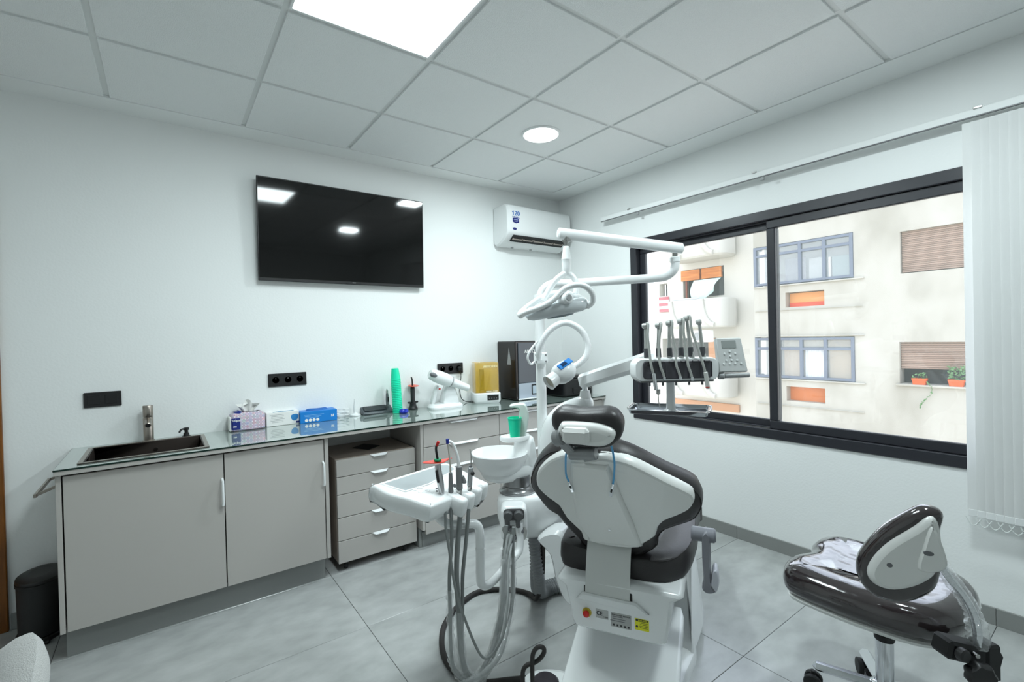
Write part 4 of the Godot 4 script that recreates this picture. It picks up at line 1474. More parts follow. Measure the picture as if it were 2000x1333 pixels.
	for l in [[-0.053, 0.357, 0.045, 0.032, "b9bab8"], [0.0145, 0.347, 0.071, 0.05, "adaeac"], [0.086, 0.349, 0.048, 0.04, "e3e21a"]]:
		b = K(t)
		b.box(Vector3(l[0], l[1], 0.0503), Vector3(l[2], l[3], 0.0012))
		var pl := part(t, "label_plate", b, pm(l[4], 0.45))
		if l[0] < -0.02:
			letters(pl, "lettering", "CE", 0.014, Transform3D(Basis(), Vector3(l[0] - 0.009, l[1] + 0.002, 0.0512)), M.black)
			letters(pl, "lettering", "1639", 0.005, Transform3D(Basis(), Vector3(l[0] + 0.013, l[1] - 0.009, 0.0512)), M.black, false)
		elif l[0] < 0.05:
			letters(pl, "lettering", "DENTAL UNIT MEDICAL", 0.0042, Transform3D(Basis(), Vector3(l[0], l[1] + 0.018, 0.0512)), M.black)
			for k in 3:
				b = K(t)
				b.box(Vector3(l[0] - 0.012 + 0.006 * (k % 2), l[1] + 0.012 - 0.0075 * k, 0.051), Vector3(0.036 + 0.008 * k, 0.0022, 0.0006))
				part(pl, "print_line", b, M.dgrey)
			for k in 5:
				b = K(t)
				b.box(Vector3(l[0] - 0.026 + 0.013 * k, l[1] - 0.018, 0.051), Vector3(0.006, 0.007, 0.0006), 0.0002)
				part(pl, "print_symbol", b, M.black)
		else:
			b = K(t)
			b.stack(rr(0.042, 0.008, 0.0035, 3), P2([0, 0, 0, 0.0006]), Transform3D(Basis(), Vector3(l[0], l[1] + 0.0145, 0.0508)))
			part(pl, "print_band", b, M.black)
			letters(pl, "lettering", "WARNING", 0.0046, Transform3D(Basis(), Vector3(l[0] + 0.003, l[1] + 0.0145, 0.0517)), pm("e3e21a", 0.45))
			for k in 4:
				b = K(t)
				b.box(Vector3(l[0] + 0.006, l[1] + 0.006 - 0.0055 * k, 0.051), Vector3(0.03 - 0.004 * (k % 2), 0.0015, 0.0006))
				part(pl, "print_line", b, pm("5e5e20", 0.5))
			b = K(t)
			b.cyl(Vector3(l[0] - 0.017, l[1] - 0.008, 0.0506), Vector3(l[0] - 0.017, l[1] - 0.008, 0.0514), 0.004, 12)
			part(pl, "print_symbol", b, M.black)
	# bib holder hung round the headrest
	var bh := thing("bib_holder", "light blue bib cord with two silver clips hanging on the chair back", "bib clip", CHX * Vector3(-0.035, 0.9, 0.25))
	for k in 2:
		b = K(bh)
		var p := [v3([-0.06, 0.6, -0.02, -0.085, 0.53, 0.0, -0.1, 0.50, 0.012, -0.112, 0.445, 0.013, -0.119, 0.40, 0.012, -0.116, 0.372, 0.013]), v3([0.0, 0.6, -0.02, 0.035, 0.565, 0.0, 0.048, 0.545, 0.01, 0.049, 0.48, 0.013, 0.04, 0.42, 0.014, 0.034, 0.388, 0.018])][k] as PackedVector3Array
		for i in p.size():
			p[i] = BX * p[i]
		b.tube(cur(p), 0.0032, 8)
		part(bh, "cord", b, pm("58a6d8", 0.35))
		b = K(bh)
		var a := p[-1]
		var e := BX * [Vector3(-0.111, 0.318, 0.012), Vector3(0.018, 0.327, 0.02)][k] as Vector3
		b.cyl(a, a.lerp(e, 0.35), 0.0045, 10)
		b.bar(a.lerp(e, 0.3), e, 0.011, 0.008, 0.002, Vector3.BACK)
		part(bh, "clip", b, M.chrome)
		b = K(bh)
		b.bar(a.lerp(e, 0.45) + Vector3(0, 0, 0.005), a.lerp(e, 0.65) + Vector3(0, 0, 0.005), 0.005, 0.003, 0.0, Vector3.BACK)
		part(bh, "clip_slot", b, M.matt)

# ------------------------------------------------------------------ the treatment unit beside the chair
func build_unit() -> void:
	var b: Mb
	# spittoon column
	var t := thing("spittoon_unit", "white spittoon column with round bowl, cup shelf and water spout", "dental unit", CHX * Vector3(-0.5, 0.0, -0.36), deg_to_rad(-60.0))
	b = K(t)
	b.stack(sm(v2([-0.605, 0.25, -0.55, 0.235, -0.47, 0.27, -0.38, 0.33, -0.335, 0.40, -0.36, 0.47, -0.45, 0.49, -0.56, 0.45, -0.62, 0.36]), 4), P2([0.09, 0.40, 0.05, 0.425, 0.015, 0.47, 0.0, 0.53, 0.0, 0.60, 0.006, 0.617, 0.02, 0.622]), up_at(), 0.0, 0.9)
	part(t, "body", b, M.white)
	b = K(t)
	b.lathe(P2([0.074, 0.614, 0.085, 0.617, 0.087, 0.63, 0.078, 0.634, 0.07, 0.645, 0.068, 0.652, 0.062, 0.654, 0.062, 0.70, 0.001, 0.70]), Transform3D(Basis(), Vector3(-0.545, 0, -0.35)), 36)
	part(t, "turntable", b, pm("9a9a9b", 0.28, 0.9))
	b = K(t)
	b.stack(sm(v2([-0.70, 0.28, -0.62, 0.235, -0.54, 0.27, -0.49, 0.345, -0.475, 0.43, -0.53, 0.47, -0.60, 0.41, -0.69, 0.36]), 4), P2([0.035, 0.675, 0.012, 0.685, 0.0, 0.705, 0.004, 0.73, 0.016, 0.74]), up_at(), 0.0, 0.9)
	part(t, "bowl_carrier", b, M.white)
	b = K(t)
	b.stack(sm(v2([-0.555, 0.355, -0.505, 0.375, -0.475, 0.43, -0.505, 0.475, -0.56, 0.455, -0.585, 0.40]), 4), P2([-0.012, 0.72, 0.0, 0.76, 0.008, 0.84, 0.016, 0.865, 0.028, 0.872]), up_at(), 0.0, 0.9)
	part(t, "housing", b, M.white)
	b = K(t)
	b.stack(sm(v2([-0.63, 0.345, -0.585, 0.315, -0.53, 0.345, -0.50, 0.40, -0.52, 0.45, -0.56, 0.44, -0.61, 0.40]), 4), P2([0.008, 0.856, 0.0, 0.862, 0.0, 0.877, 0.004, 0.881, 0.01, 0.876, 0.016, 0.875]), up_at(), 0.0, 0.9)
	part(t, "cup_shelf", b, M.white)
	b = K(t)
	var bowl := P2([0.05, 0.72, 0.075, 0.718, 0.098, 0.732, 0.122, 0.765, 0.132, 0.795, 0.136, 0.814, 0.134, 0.818, 0.131, 0.814, 0.118, 0.772, 0.09, 0.745, 0.03, 0.735, 0.001, 0.734])
	b.lathe(bowl, Transform3D(Basis(), Vector3(-0.619, -0.006, -0.318)), 44)
	part(t, "bowl", b, M.white)
	b = K(t)
	b.stack(sm(v2([0, 0, 0.02, 0.09, 0.012, 0.14, -0.006, 0.158, -0.05, 0.157, -0.07, 0.15, -0.068, 0.14, -0.04, 0.136, -0.028, 0.12, -0.032, 0.06, -0.04, 0.0]), 3), P2([0.007, -0.02, 0.0, -0.01, 0.0, 0.01, 0.007, 0.02]), Transform3D(Basis(Vector3.UP, deg_to_rad(24)), Vector3(-0.525, 0.876, -0.415)))
	part(t, "water_spout", b, pm("dfeae4", 0.25))
	b = K(t)
	b.cyl(Vector3(-0.578, 1.018, -0.392), Vector3(-0.578, 1.003, -0.392), 0.004, 10)
	part(t, "nozzle", b, M.dgrey)
	# link to the chair
	b = K(t)
	b.stack(sm(v2([-0.42, 0.44, -0.37, 0.485, -0.30, 0.49, -0.265, 0.40, -0.21, 0.25, -0.2, 0.18, -0.26, 0.17, -0.305, 0.2, -0.338, 0.28, -0.36, 0.38]), 3), P2([0.014, -0.38, 0.0, -0.36, 0.0, -0.275, 0.014, -0.255]), Transform3D())
	part(t, "support_arm", b, M.white)
	# plug box
	b = K(t)
	var px := Transform3D(Basis(Vector3.UP, deg_to_rad(24)), Vector3(-0.50, 0.532, -0.2))
	b.stack(rr(0.118, 0.156, 0.03, 5), P2([0.0, -0.06, 0.0, 0.012, 0.006, 0.02, 0.014, 0.023]), px)
	var pb := part(t, "connector_box", b, M.white)
	b = K(t)
	b.stack(rr(0.092, 0.05, 0.018, 5, Vector2(0.0, 0.045)), P2([0.0, 0.018, 0.0, 0.026, 0.006, 0.028]), px)
	part(pb, "connector_plate", b, pm("4d4d4e", 0.35))
	b = K(t)
	b.stack(sm(v2([-0.045, -0.005, 0.048, -0.012, 0.05, -0.06, 0.02, -0.078, -0.02, -0.066, -0.048, -0.035]), 3), P2([0.0, 0.02, 0.0, 0.0245]), px)
	part(pb, "valve_plate", b, M.steel)
	for q in [[-0.022, -0.02, 0.5], [0.018, -0.032, 0.5], [0.006, -0.058, -0.3], [0.036, -0.03, 0.0]]:
		b = K(t)
		b.cyl(px * Vector3(q[0], q[1], 0.022), px * Vector3(q[0] + 0.012 * q[2], q[1] + 0.006, 0.04), 0.008, 12, 0.002)
		part(pb, "valve", b, M.dgrey)
	for q in [-0.025, 0.02]:
		b = K(t)
		b.cyl(px * Vector3(q, 0.045, 0.024), px * Vector3(q, 0.045, 0.05), 0.021, 18, 0.004)
		b.cyl(px * Vector3(q - 0.004, 0.035, 0.04), px * Vector3(q - 0.002, -0.005, 0.042), 0.01, 14, 0.002)
		part(pb, "connector", b, pm("4f5051", 0.4))
	# bowl-side cup
	var cu := thing("paper_cup", "turquoise cup standing upright on the cup shelf above the spittoon bowl", "cup", CHX * Vector3(-0.556, 0.8765, -0.363))
	b = Mb.new()
	b.lathe(P2([0.001, 0.0, 0.0235, 0.0, 0.0325, 0.088, 0.0345, 0.09, 0.0345, 0.094, 0.032, 0.094, 0.022, 0.004, 0.001, 0.003]), Transform3D(), 28, 1.0, 1.0, 0.4)
	part(cu, "cup", b, M.green)
	# corrugated hoses behind the unit
	var ch := thing("corrugated_hose", "two grey corrugated suction hoses running under the spittoon column", "hose", Vector3(-1.55, 0, 1.45))
	for k in 2:
		b = W(ch)
		var p := cur(v3([-1.585, 0.45, 1.495, -1.57, 0.32, 1.49, -1.553, 0.17, 1.495, -1.50, 0.065, 1.44, -1.42, 0.032, 1.405, -1.30, 0.035, 1.44, -1.2, 0.05, 1.52] if k == 0 else [-1.545, 0.45, 1.47, -1.543, 0.3, 1.46, -1.54, 0.16, 1.455, -1.49, 0.06, 1.40, -1.42, 0.028, 1.36, -1.3, 0.03, 1.38, -1.18, 0.05, 1.46]), 26)
		var r := []
		for i in p.size():
			r.append(0.03 if i % 3 == 0 else 0.0235)
		b.tube(p, r, 14)
		part(ch, "hose", b, pm("85888a", 0.4))
	var fc := thing("floor_cable", "thick dark brown cable looping over the floor tiles", "cable", Vector3(-1.9, 0, 1.4))
	b = W(fc)
	b.tube(cur(v3([-1.53, 0.40, 1.505, -1.535, 0.2, 1.50, -1.53, 0.05, 1.45, -1.50, 0.014, 1.34, -1.542, 0.013, 1.256, -1.627, 0.013, 1.187, -1.723, 0.013, 1.16, -1.862, 0.013, 1.216, -1.971, 0.013, 1.30, -2.036, 0.013, 1.393, -2.077, 0.013, 1.489, -2.091, 0.013, 1.577, -2.08, 0.013, 1.66, -2.03, 0.013, 1.73, -1.93, 0.013, 1.79, -1.83, 0.02, 1.86])), 0.0125, 12)
	part(fc, "cable", b, M.rubber)
	build_lamp()
	build_delivery()
	build_assistant()

func build_lamp() -> void:
	# pole, folding arms and lamp head
	var t := thing("operating_lamp", "white dental operating lamp on a pole with two folding arms", "lamp", Vector3(-1.535, 0.45, 1.51))
	var b := W(t)
	b.tube(cur(v3([-1.527, 0.60, 1.518, -1.526, 1.0, 1.515, -1.525, 1.40, 1.512, -1.524, 1.50, 1.513, -1.515, 1.57, 1.52, -1.49, 1.603, 1.54, -1.46, 1.612, 1.56, -1.40, 1.612, 1.61, -1.28, 1.612, 1.78, -1.18, 1.612, 1.94, -1.155, 1.62, 1.98, -1.14, 1.645, 2.005, -1.138, 1.675, 2.01, -1.138, 1.69, 2.01]), 6), 0.02, 16)
	part(t, "pole", b, M.white)
	b = W(t)
	b.cyl(Vector3(-1.527, 0.56, 1.518), Vector3(-1.526, 1.56, 1.513), 0.0245, 20)
	part(t, "pole_sleeve", b, M.white)
	b = W(t)
	b.cyl(Vector3(-1.138, 1.675, 2.01), Vector3(-1.138, 1.70, 2.01), 0.023, 18, 0.003)
	part(t, "collar", b, M.white)
	b = W(t)
	b.cyl(Vector3(-1.138, 1.695, 2.01), Vector3(-1.138, 1.74, 2.01), 0.012, 14)
	part(t, "shaft", b, M.steel)
	b = W(t)
	var A := Vector3(-1.115, 1.736, 2.035)
	var B := Vector3(-1.655, 1.79, 1.80)
	var d := (B - A).normalized()
	var bs := along(d)
	b.lathe(P2([0.016, 0.0, 0.023, 0.006, 0.0235, 0.1, 0.0235, 0.53, 0.023, (B - A).length() - 0.006, 0.016, (B - A).length()]), Transform3D(bs, A), 20, 0.75, 1.05)
	part(t, "balance_arm", b, M.white)
	b = W(t)
	b.box(Vector3(-1.618, 1.765, 1.815), Vector3(0.03, 0.02, 0.03), 0.003)
	b.cyl(Vector3(-1.622, 1.765, 1.815), Vector3(-1.622, 1.72, 1.815), 0.011, 14)
	part(t, "swivel", b, M.steel)
	b = W(t)
	b.lathe(P2([0.012, 0.0, 0.0135, -0.004, 0.015, -0.02, 0.0195, -0.05, 0.0205, -0.056, 0.0195, -0.058, 0.0195, -0.075, 0.018, -0.1, 0.014, -0.115, 0.001, -0.118]), Transform3D(Basis(), Vector3(-1.622, 1.735, 1.815)), 22)
	part(t, "joint", b, M.white)
	# the head, in its own frame: x along the handle bar, seen a little from below
	var X := Transform3D(Basis.from_euler(Vector3(deg_to_rad(8), deg_to_rad(-36), deg_to_rad(10))), Vector3(-1.665, 1.487, 1.79))
	b = Mb.new(t.transform.affine_inverse() * X)
	b.stack(sm(v2([-0.135, 0.0, -0.12, 0.035, -0.05, 0.05, 0.05, 0.05, 0.12, 0.035, 0.135, 0.0, 0.12, -0.035, 0.05, -0.055, -0.05, -0.055, -0.12, -0.035]), 3), P2([0.03, -0.045, 0.008, -0.038, 0.0, -0.02, 0.004, 0.0, 0.02, 0.012]), Transform3D(UPB, Vector3()), 0.0, 0.9)
	part(t, "lamp_head", b, pm("d3d8da", 0.2))
	b = Mb.new(t.transform.affine_inverse() * X)
	b.stack(sm(v2([-0.06, 0.0, -0.03, 0.022, 0.03, 0.022, 0.06, 0.0, 0.03, -0.026, -0.03, -0.026]), 3), P2([0.004, -0.05, 0.0, -0.046, 0.0, -0.04]), Transform3D(UPB, Vector3(0.01, 0, 0.01)))
	var gl := part(t, "lamp_glass", b, pm("8d979b", 0.05))
	b = Mb.new(t.transform.affine_inverse() * X)
	b.stack(v2([-0.012, -0.006, 0.012, -0.006, 0.012, 0.006, -0.012, 0.006]), P2([0, -0.053, 0, -0.049]), Transform3D(UPB, Vector3(0.02, 0, 0.01)))
	part(gl, "led", b, pm("d9c08a", 0.3))
	# loop handles each side
	b = Mb.new(t.transform.affine_inverse() * X)
	b.tube(cur(v3([-0.155, -0.012, 0.02, -0.13, 0.0, 0.05, -0.06, 0.012, 0.055, -0.01, 0.03, 0.05, 0.04, 0.062, 0.045, 0.09, 0.07, 0.045, 0.13, 0.055, 0.04, 0.155, 0.02, 0.03, 0.15, -0.015, 0.02, 0.125, -0.03, 0.015])), 0.0125, 12)
	part(t, "handle", b, M.white)
	b = Mb.new(t.transform.affine_inverse() * X)
	b.tube(cur(v3([-0.155, -0.012, 0.02, -0.15, -0.005, -0.03, -0.1, 0.02, -0.055, -0.03, 0.045, -0.055, 0.05, 0.04, -0.05, 0.12, 0.0, -0.03, 0.128, -0.03, 0.01])), 0.0125, 12)
	part(t, "handle", b, M.white)
	b = W(t)
	for s in [v3([-1.622, 1.625, 1.815, -1.66, 1.6, 1.80, -1.69, 1.56, 1.785, -1.72, 1.51, 1.775]), v3([-1.622, 1.625, 1.815, -1.60, 1.605, 1.83, -1.59, 1.575, 1.84, -1.595, 1.535, 1.84])]:
		b.tube(cur(s), 0.0125, 12)
	part(t, "yoke", b, M.white)
	b = W(t)
	b.cyl(Vector3(-1.655, 1.505, 1.805), Vector3(-1.668, 1.512, 1.875), 0.024, 20, 0.005)
	var kn := part(t, "pivot_knob", b, M.white)
	b = W(t)
	b.cyl(Vector3(-1.668, 1.512, 1.874), Vector3(-1.6685, 1.5123, 1.878), 0.013, 18)
	part(kn, "cap", b, M.grey)
	# whitening lamp clamped to the pole
	var w := thing("whitening_lamp", "white whitening lamp with blue panel on a looped flexible neck", "lamp", Vector3(-1.53, 1.15, 1.58))
	b = W(w)
	b.box(Vector3(-1.545, 1.252, 1.54), Vector3(0.062, 0.055, 0.02), 0.004, Basis(Vector3.UP, deg_to_rad(-36)))
	b.box(Vector3(-1.51, 1.252, 1.49), Vector3(0.062, 0.055, 0.02), 0.004, Basis(Vector3.UP, deg_to_rad(-36)))
	var cl := part(w, "clamp", b, M.white)
	for i in 4:
		b = W(w)
		var o := Vector3([-1, 1][i % 2] * 0.024, [-1, 1][i / 2] * 0.016, 0.011)
		o = Basis(Vector3.UP, deg_to_rad(-36)) * o
		b.cyl(Vector3(-1.545, 1.252, 1.54) + o * 0.9, Vector3(-1.545, 1.252, 1.54) + o * 1.1, 0.004, 10)
		part(cl, "bolt", b, M.dgrey)
	b = W(w)
	b.tube(cur(v3([-1.58, 1.235, 1.53, -1.612, 1.227, 1.545, -1.637, 1.252, 1.555, -1.635, 1.28, 1.56, -1.612, 1.31, 1.565, -1.59, 1.335, 1.575])), 0.0055, 8)
	part(w, "thin_cord", b, M.white)
	b = W(w)
	var p := cur(v3([-1.57, 1.25, 1.555, -1.585, 1.29, 1.575, -1.577, 1.345, 1.60, -1.545, 1.395, 1.63, -1.49, 1.417, 1.665, -1.434, 1.382, 1.70, -1.408, 1.317, 1.72, -1.418, 1.262, 1.718, -1.45, 1.225, 1.70, -1.49, 1.205, 1.68]), 14)
	var r := []
	for i in p.size():
		r.append(0.0155 if i % 2 == 0 else 0.0142)
	b.tube(p, r, 12)
	part(w, "flexible_neck", b, M.white)
	var hd := Vector3(-0.78, -0.42, -0.12).normalized()
	var hx := Transform3D(along(hd), Vector3(-1.492, 1.208, 1.682))
	b = W(w)
	b.lathe(P2([0.001, -0.014, 0.034, -0.01, 0.05, 0.01, 0.055, 0.035, 0.052, 0.065, 0.041, 0.084, 0.036, 0.088, 0.036, 0.108, 0.04, 0.132, 0.038, 0.133, 0.031, 0.118, 0.001, 0.116]), hx, 26, 1.0, 0.9)
	var hb := part(w, "head", b, M.white)
	b = W(w)
	b.lathe(P2([0.03, 0.117, 0.03, 0.122, 0.001, 0.122]), hx, 24, 1.0, 0.9)
	part(hb, "light_grid", b, pm("a59d90", 0.4))
	b = W(w)
	var up := Vector3(-0.35, 0.72, 0.5)
	up = (up - hd * up.dot(hd)).normalized()
	var pc := hx * Vector3(0, 0.03, 0) + up * 0.0505
	b.box(pc, Vector3(0.031, 0.006, 0.075), 0.002, panel_basis(hd, up))
	var bp := part(hb, "blue_panel", b, M.blue)
	b = W(w)
	b.box(pc + up * 0.004 + hd * 0.006, Vector3(0.018, 0.002, 0.028), 0.0005, panel_basis(hd, up))
	part(hb, "display", b, pm("12345a", 0.2))
func panel_basis(along_z: Vector3, up: Vector3) -> Basis:
	var x := up.cross(along_z).normalized()
	return Basis(x, up, x.cross(up))

func build_delivery() -> void:
	var t := thing("delivery_unit", "white delivery arm with dark instrument holder and grey control panel", "dental unit", CHX * Vector3(-0.42, 0.6, -0.41), deg_to_rad(-60.0))
	var b := K(t)
	b.lathe(P2([0.062, 0.0, 0.062, 0.10, 0.058, 0.13, 0.05, 0.16, 0.001, 0.165]), Transform3D(Basis(), Vector3(-0.395, 0.69, -0.425)), 26)
	part(t, "pedestal", b, M.white)
	b = K(t)
	b.lathe(P2([0.064, 0.0, 0.064, 0.012]), Transform3D(Basis(), Vector3(-0.395, 0.775, -0.425)), 26)
	part(t, "ring", b, M.steel)
	b = K(t)
	var q := cur(v3([-0.395, 0.78, -0.425, -0.392, 0.87, -0.425, -0.375, 0.935, -0.43, -0.335, 0.985, -0.445, -0.28, 1.015, -0.465, -0.242, 1.03, -0.48]), 6)
	var r := []
	for i in q.size():
		r.append(lerpf(0.06, 0.041, float(i) / (q.size() - 1)))
	b.tube(q, r, 20)
	b.ball(Vector3(-0.24, 1.03, -0.481), Vector3(0.042, 0.042, 0.042))
	part(t, "lower_arm", b, M.white)
	b = K(t)
	b.lathe(P2([0.03, 0.0, 0.026, 0.03, 0.022, 0.05, 0.001, 0.05]), Transform3D(Basis(), Vector3(-0.238, 1.045, -0.478)), 20)
	part(t, "joint", b, M.white)
	b = K(t)
	b.cyl(Vector3(-0.238, 1.08, -0.478), Vector3(-0.238, 1.115, -0.478), 0.014, 14)
	part(t, "joint_pin", b, M.chrome)
	b = K(t)
	var a0 := Vector3(-0.265, 1.133, -0.49)
	var a1 := Vector3(0.10, 1.255, -0.31)
	b.bar(a0, a1, 0.05, 0.068, 0.015)
	part(t, "spring_arm", b, M.white)
	for k in 2:
		b = K(t)
		var bp := a0.lerp(a1, 0.06 + 0.04 * k) + Vector3(0.028, -0.022, 0.028) * 0.75
		b.cyl(bp, bp + Vector3(0.004, 0, 0.008), 0.004, 10)
		part(t, "screw", b, M.grey)
	# instrument holder: its face looks back at the chair's right rear
	var X := Transform3D(Basis(Vector3.UP, deg_to_rad(24)), Vector3(0.187, 1.215, -0.25))
	b = K(t)
	b.stack(rr(0.33, 0.09, 0.03, 5), P2([0.012, -0.06, 0.0, -0.045, 0.0, 0.02, 0.004, 0.028]), X)
	part(t, "holder", b, M.white)
	b = K(t)
	b.stack(rr(0.268, 0.07, 0.014, 4), P2([0.0, 0.02, 0.0, 0.03, 0.003, 0.032]), X)
	part(t, "holder_face", b, pm("47464c", 0.4))
	for k in 6:
		b = K(t)
		b.box(X * Vector3(-0.112 + 0.045 * k + 0.02, 0.0, 0.032), Vector3(0.003, 0.062, 0.004), 0.001, X.basis)
		part(t, "divider", b, pm("3a393e", 0.4))
		b = K(t)
		b.box(X * Vector3(-0.112 + 0.045 * k, 0.031, 0.032), Vector3(0.022, 0.008, 0.016), 0.002, X.basis)
		part(t, "cradle_lip", b, pm("333237", 0.4))
	b = K(t)
	b.stack(rr(0.285, 0.006, 0.0025, 3, Vector2(0, -0.046)), P2([0.0, -0.05, 0.0, 0.026]), X)
	part(t, "underside", b, M.dgrey)
	for k in 5:
		b = K(t)
		var c := X * Vector3(-0.11 + 0.052 * k + 0.01, -0.04, 0.0)
		b.cyl(c, c + Vector3(0, -0.024, 0), 0.0042, 10)
		part(t, "air_nipple", b, M.dgrey)
	# control panel
	var Y := X * Transform3D(Basis(Vector3.UP, deg_to_rad(4)) * Basis(Vector3.RIGHT, deg_to_rad(-12)), Vector3(0.219, 0.052, 0.01))
	b = K(t)
	b.stack(v2([-0.053, -0.068, 0.058, -0.068, 0.061, -0.064, 0.051, 0.064, 0.047, 0.068, -0.05, 0.068, -0.053, 0.065, -0.056, -0.064]), P2([0.006, -0.024, 0.0, -0.018, 0.0, -0.004, 0.004, 0.0]), Y)
	var cp := part(t, "control_panel", b, pm("c0c2c1", 0.4))
	b = K(t)
	b.stack(rr(0.058, 0.03, 0.002, 2, Vector2(-0.004, 0.042)), P2([0.0, 0.0, 0.0, 0.0012]), Y)
	part(cp, "display", b, pm("8f9492", 0.25))
	for s in [[-0.004, 0.013], [-0.026, 0.004], [0.018, 0.004], [-0.004, -0.006], [-0.022, -0.022], [0.0, -0.022], [0.022, -0.022], [-0.034, -0.036], [-0.01, -0.036], [0.012, -0.036], [0.036, -0.036]]:
		b = K(t)
		b.cyl(Y * Vector3(s[0], s[1], 0.0), Y * Vector3(s[0], s[1], 0.003), 0.0043, 12, 0.001)
		part(cp, "button", b, pm("dcdfde", 0.2))
	b = K(t)
	b.cyl(X * Vector3(0.165, -0.03, 0.012), X * Vector3(0.188, -0.03, 0.016), 0.013, 16, 0.003)
	b.cyl(X * Vector3(0.188, -0.03, 0.016), X * Vector3(0.285, -0.028, 0.018), 0.0095, 14, 0.002)
	part(t, "panel_bar", b, M.grey)
	# stem that carries the tray
	b = K(t)
	b.lathe(P2([0.021, 0.0, 0.018, 0.02, 0.0165, 0.06, 0.016, 0.15]), Transform3D(Basis(), Vector3(0.165, 1.04, -0.30)), 20, 1.0, 0.9)
	b.lathe(P2([0.03, 0.0, 0.03, 0.006, 0.02, 0.012]), Transform3D(Basis(), Vector3(0.165, 1.038, -0.30)), 24)
	part(t, "tray_stem", b, M.white)
	var ty := thing("instrument_tray", "shallow polished steel instrument tray below the handpieces", "tray", CHX * Vector3(0.154, 1.03, -0.352), deg_to_rad(-60.0))
	b = Mb.new()
	b.stack(rr(0.30, 0.205, 0.012, 4), P2([0.008, 0.0, 0.002, 0.002, -0.002, 0.016, -0.008, 0.017, -0.006, 0.0185, 0.0, 0.0185, 0.004, 0.005, 0.012, 0.003]), Transform3D(UPB, Vector3(0, 0, 0)))
	part(ty, "pan", b, pm("c9cdd2", 0.12, 1.0))
	for s in [-1.0, 1.0]:
		b = Mb.new()
		b.tube(cur(v3([0.146 * s, 0.016, -0.07, 0.16 * s, 0.02, -0.06, 0.16 * s, 0.02, 0.06, 0.146 * s, 0.016, 0.07]), 4), 0.004, 8)
		part(ty, "handle", b, M.steel)
	# handpieces standing in the holder, each with its hose looping over
	var kinds := ["leftmost of the six instruments in the holder, a syringe with a needle-thin nozzle hanging below", "second grey handpiece from the left in the dark instrument holder", "third grey handpiece from the left in the dark instrument holder", "fourth grey handpiece from the left in the dark instrument holder", "tallest grey handpiece, with a red-ringed fitting on its hose, in the instrument holder", "short grey handpiece nearest the control panel in the instrument holder"]
	var top_h := [0.15, 0.15, 0.158, 0.164, 0.175, 0.16]
	for k in 6:
		var base := X * Vector3(-0.112 + 0.045 * k, 0.02, 0.014)
		var h := thing("dental_handpiece", kinds[k], "dental tool", CHX * base, deg_to_rad(-60.0 + 24.0), "handpieces in the delivery unit")
		var H: float = top_h[k]
		var lean: float = [0.0, 0.006, 0.004, 0.004, -0.016, -0.012][k]
		b = Mb.new()
		b.tube(cur(v3([0, 0, 0, lean * 0.3, H * 0.3, -0.008, lean * 0.7, H * 0.7, -0.012, lean, H, -0.014]), 5), [0.009, 0.0095, 0.0098, 0.0098, 0.0095, 0.009, 0.0085, 0.008, 0.0075, 0.007, 0.0068, 0.0066, 0.0064, 0.0062, 0.006, 0.0058], 14)
		part(h, "handle", b, pm("b4b6b3", 0.3, 0.3))
		b = Mb.new()
		b.lathe(P2([0.0102, 0.03, 0.0106, 0.033, 0.0103, 0.064, 0.0098, 0.067]), Transform3D(Basis(Vector3.RIGHT, -0.1), Vector3(lean * 0.35, -0.002, -0.003)), 14)
		part(h, "grip_band", b, pm("45464a", 0.5))
		b = Mb.new()
		b.cyl(Vector3(lean - 0.012, H + 0.002, -0.018), Vector3(lean + 0.006, H + 0.005, -0.008), 0.0105, 16, 0.003)
		part(h, "head", b, pm("c0c2bf", 0.25, 0.4))
		if k == 5:
			continue
		b = Mb.new()
		var swing: float = [0.004, -0.008, 0.013, 0.01, 0.02][k]
		var low: float = [-0.075, -0.055, -0.055, -0.058, -0.075][k]
		var side: float = [0.006, -0.004, 0.013, 0.013, 0.026][k]
		b.tube(cur(v3([lean, H + 0.008, -0.012, lean + 0.006, H + 0.01, 0.002, lean * 0.8 + swing * 0.3, H * 0.75, 0.01, lean * 0.5 + swing, H * 0.35, 0.018, side, 0.0, 0.03, side + 0.01, low * 0.6, 0.032, side + 0.014, low, 0.034]), 5), 0.0048, 10)
		part(h, "hose", b, pm("a5a7a3", 0.35))
		b = Mb.new()
		if k == 0 or k == 4:
			b.cyl(Vector3(side + 0.008, low * 0.4, 0.032), Vector3(side + 0.016, low - 0.02, 0.034), 0.008, 14, 0.002)
		else:
			b.cyl(Vector3(side + 0.013, low * 0.8, 0.0335), Vector3(side + 0.0145, low - 0.004, 0.034), 0.0062, 12, 0.001)
		var ft := part(h, "fitting", b, M.chrome if k != 4 else pm("c3c4c0", 0.3))
		if k == 0:
			b = Mb.new()
			b.cyl(Vector3(0.03, -0.09, 0.034), Vector3(0.03, -0.112, 0.034), 0.008, 12, 0.002)
			b.tube(cur(v3([0.03, -0.112, 0.034, 0.031, -0.14, 0.034, 0.035, -0.165, 0.036])), 0.0018, 8)
			part(ft, "nozzle", b, M.steel)
		if k == 4:
			b = Mb.new()
			b.lathe(P2([0.0082, 0, 0.0082, 0.003]), Transform3D(along(Vector3(0.05, -1, 0.02)), Vector3(side + 0.0145, low - 0.012, 0.034)), 14)
			part(ft, "red_ring", b, M.red)

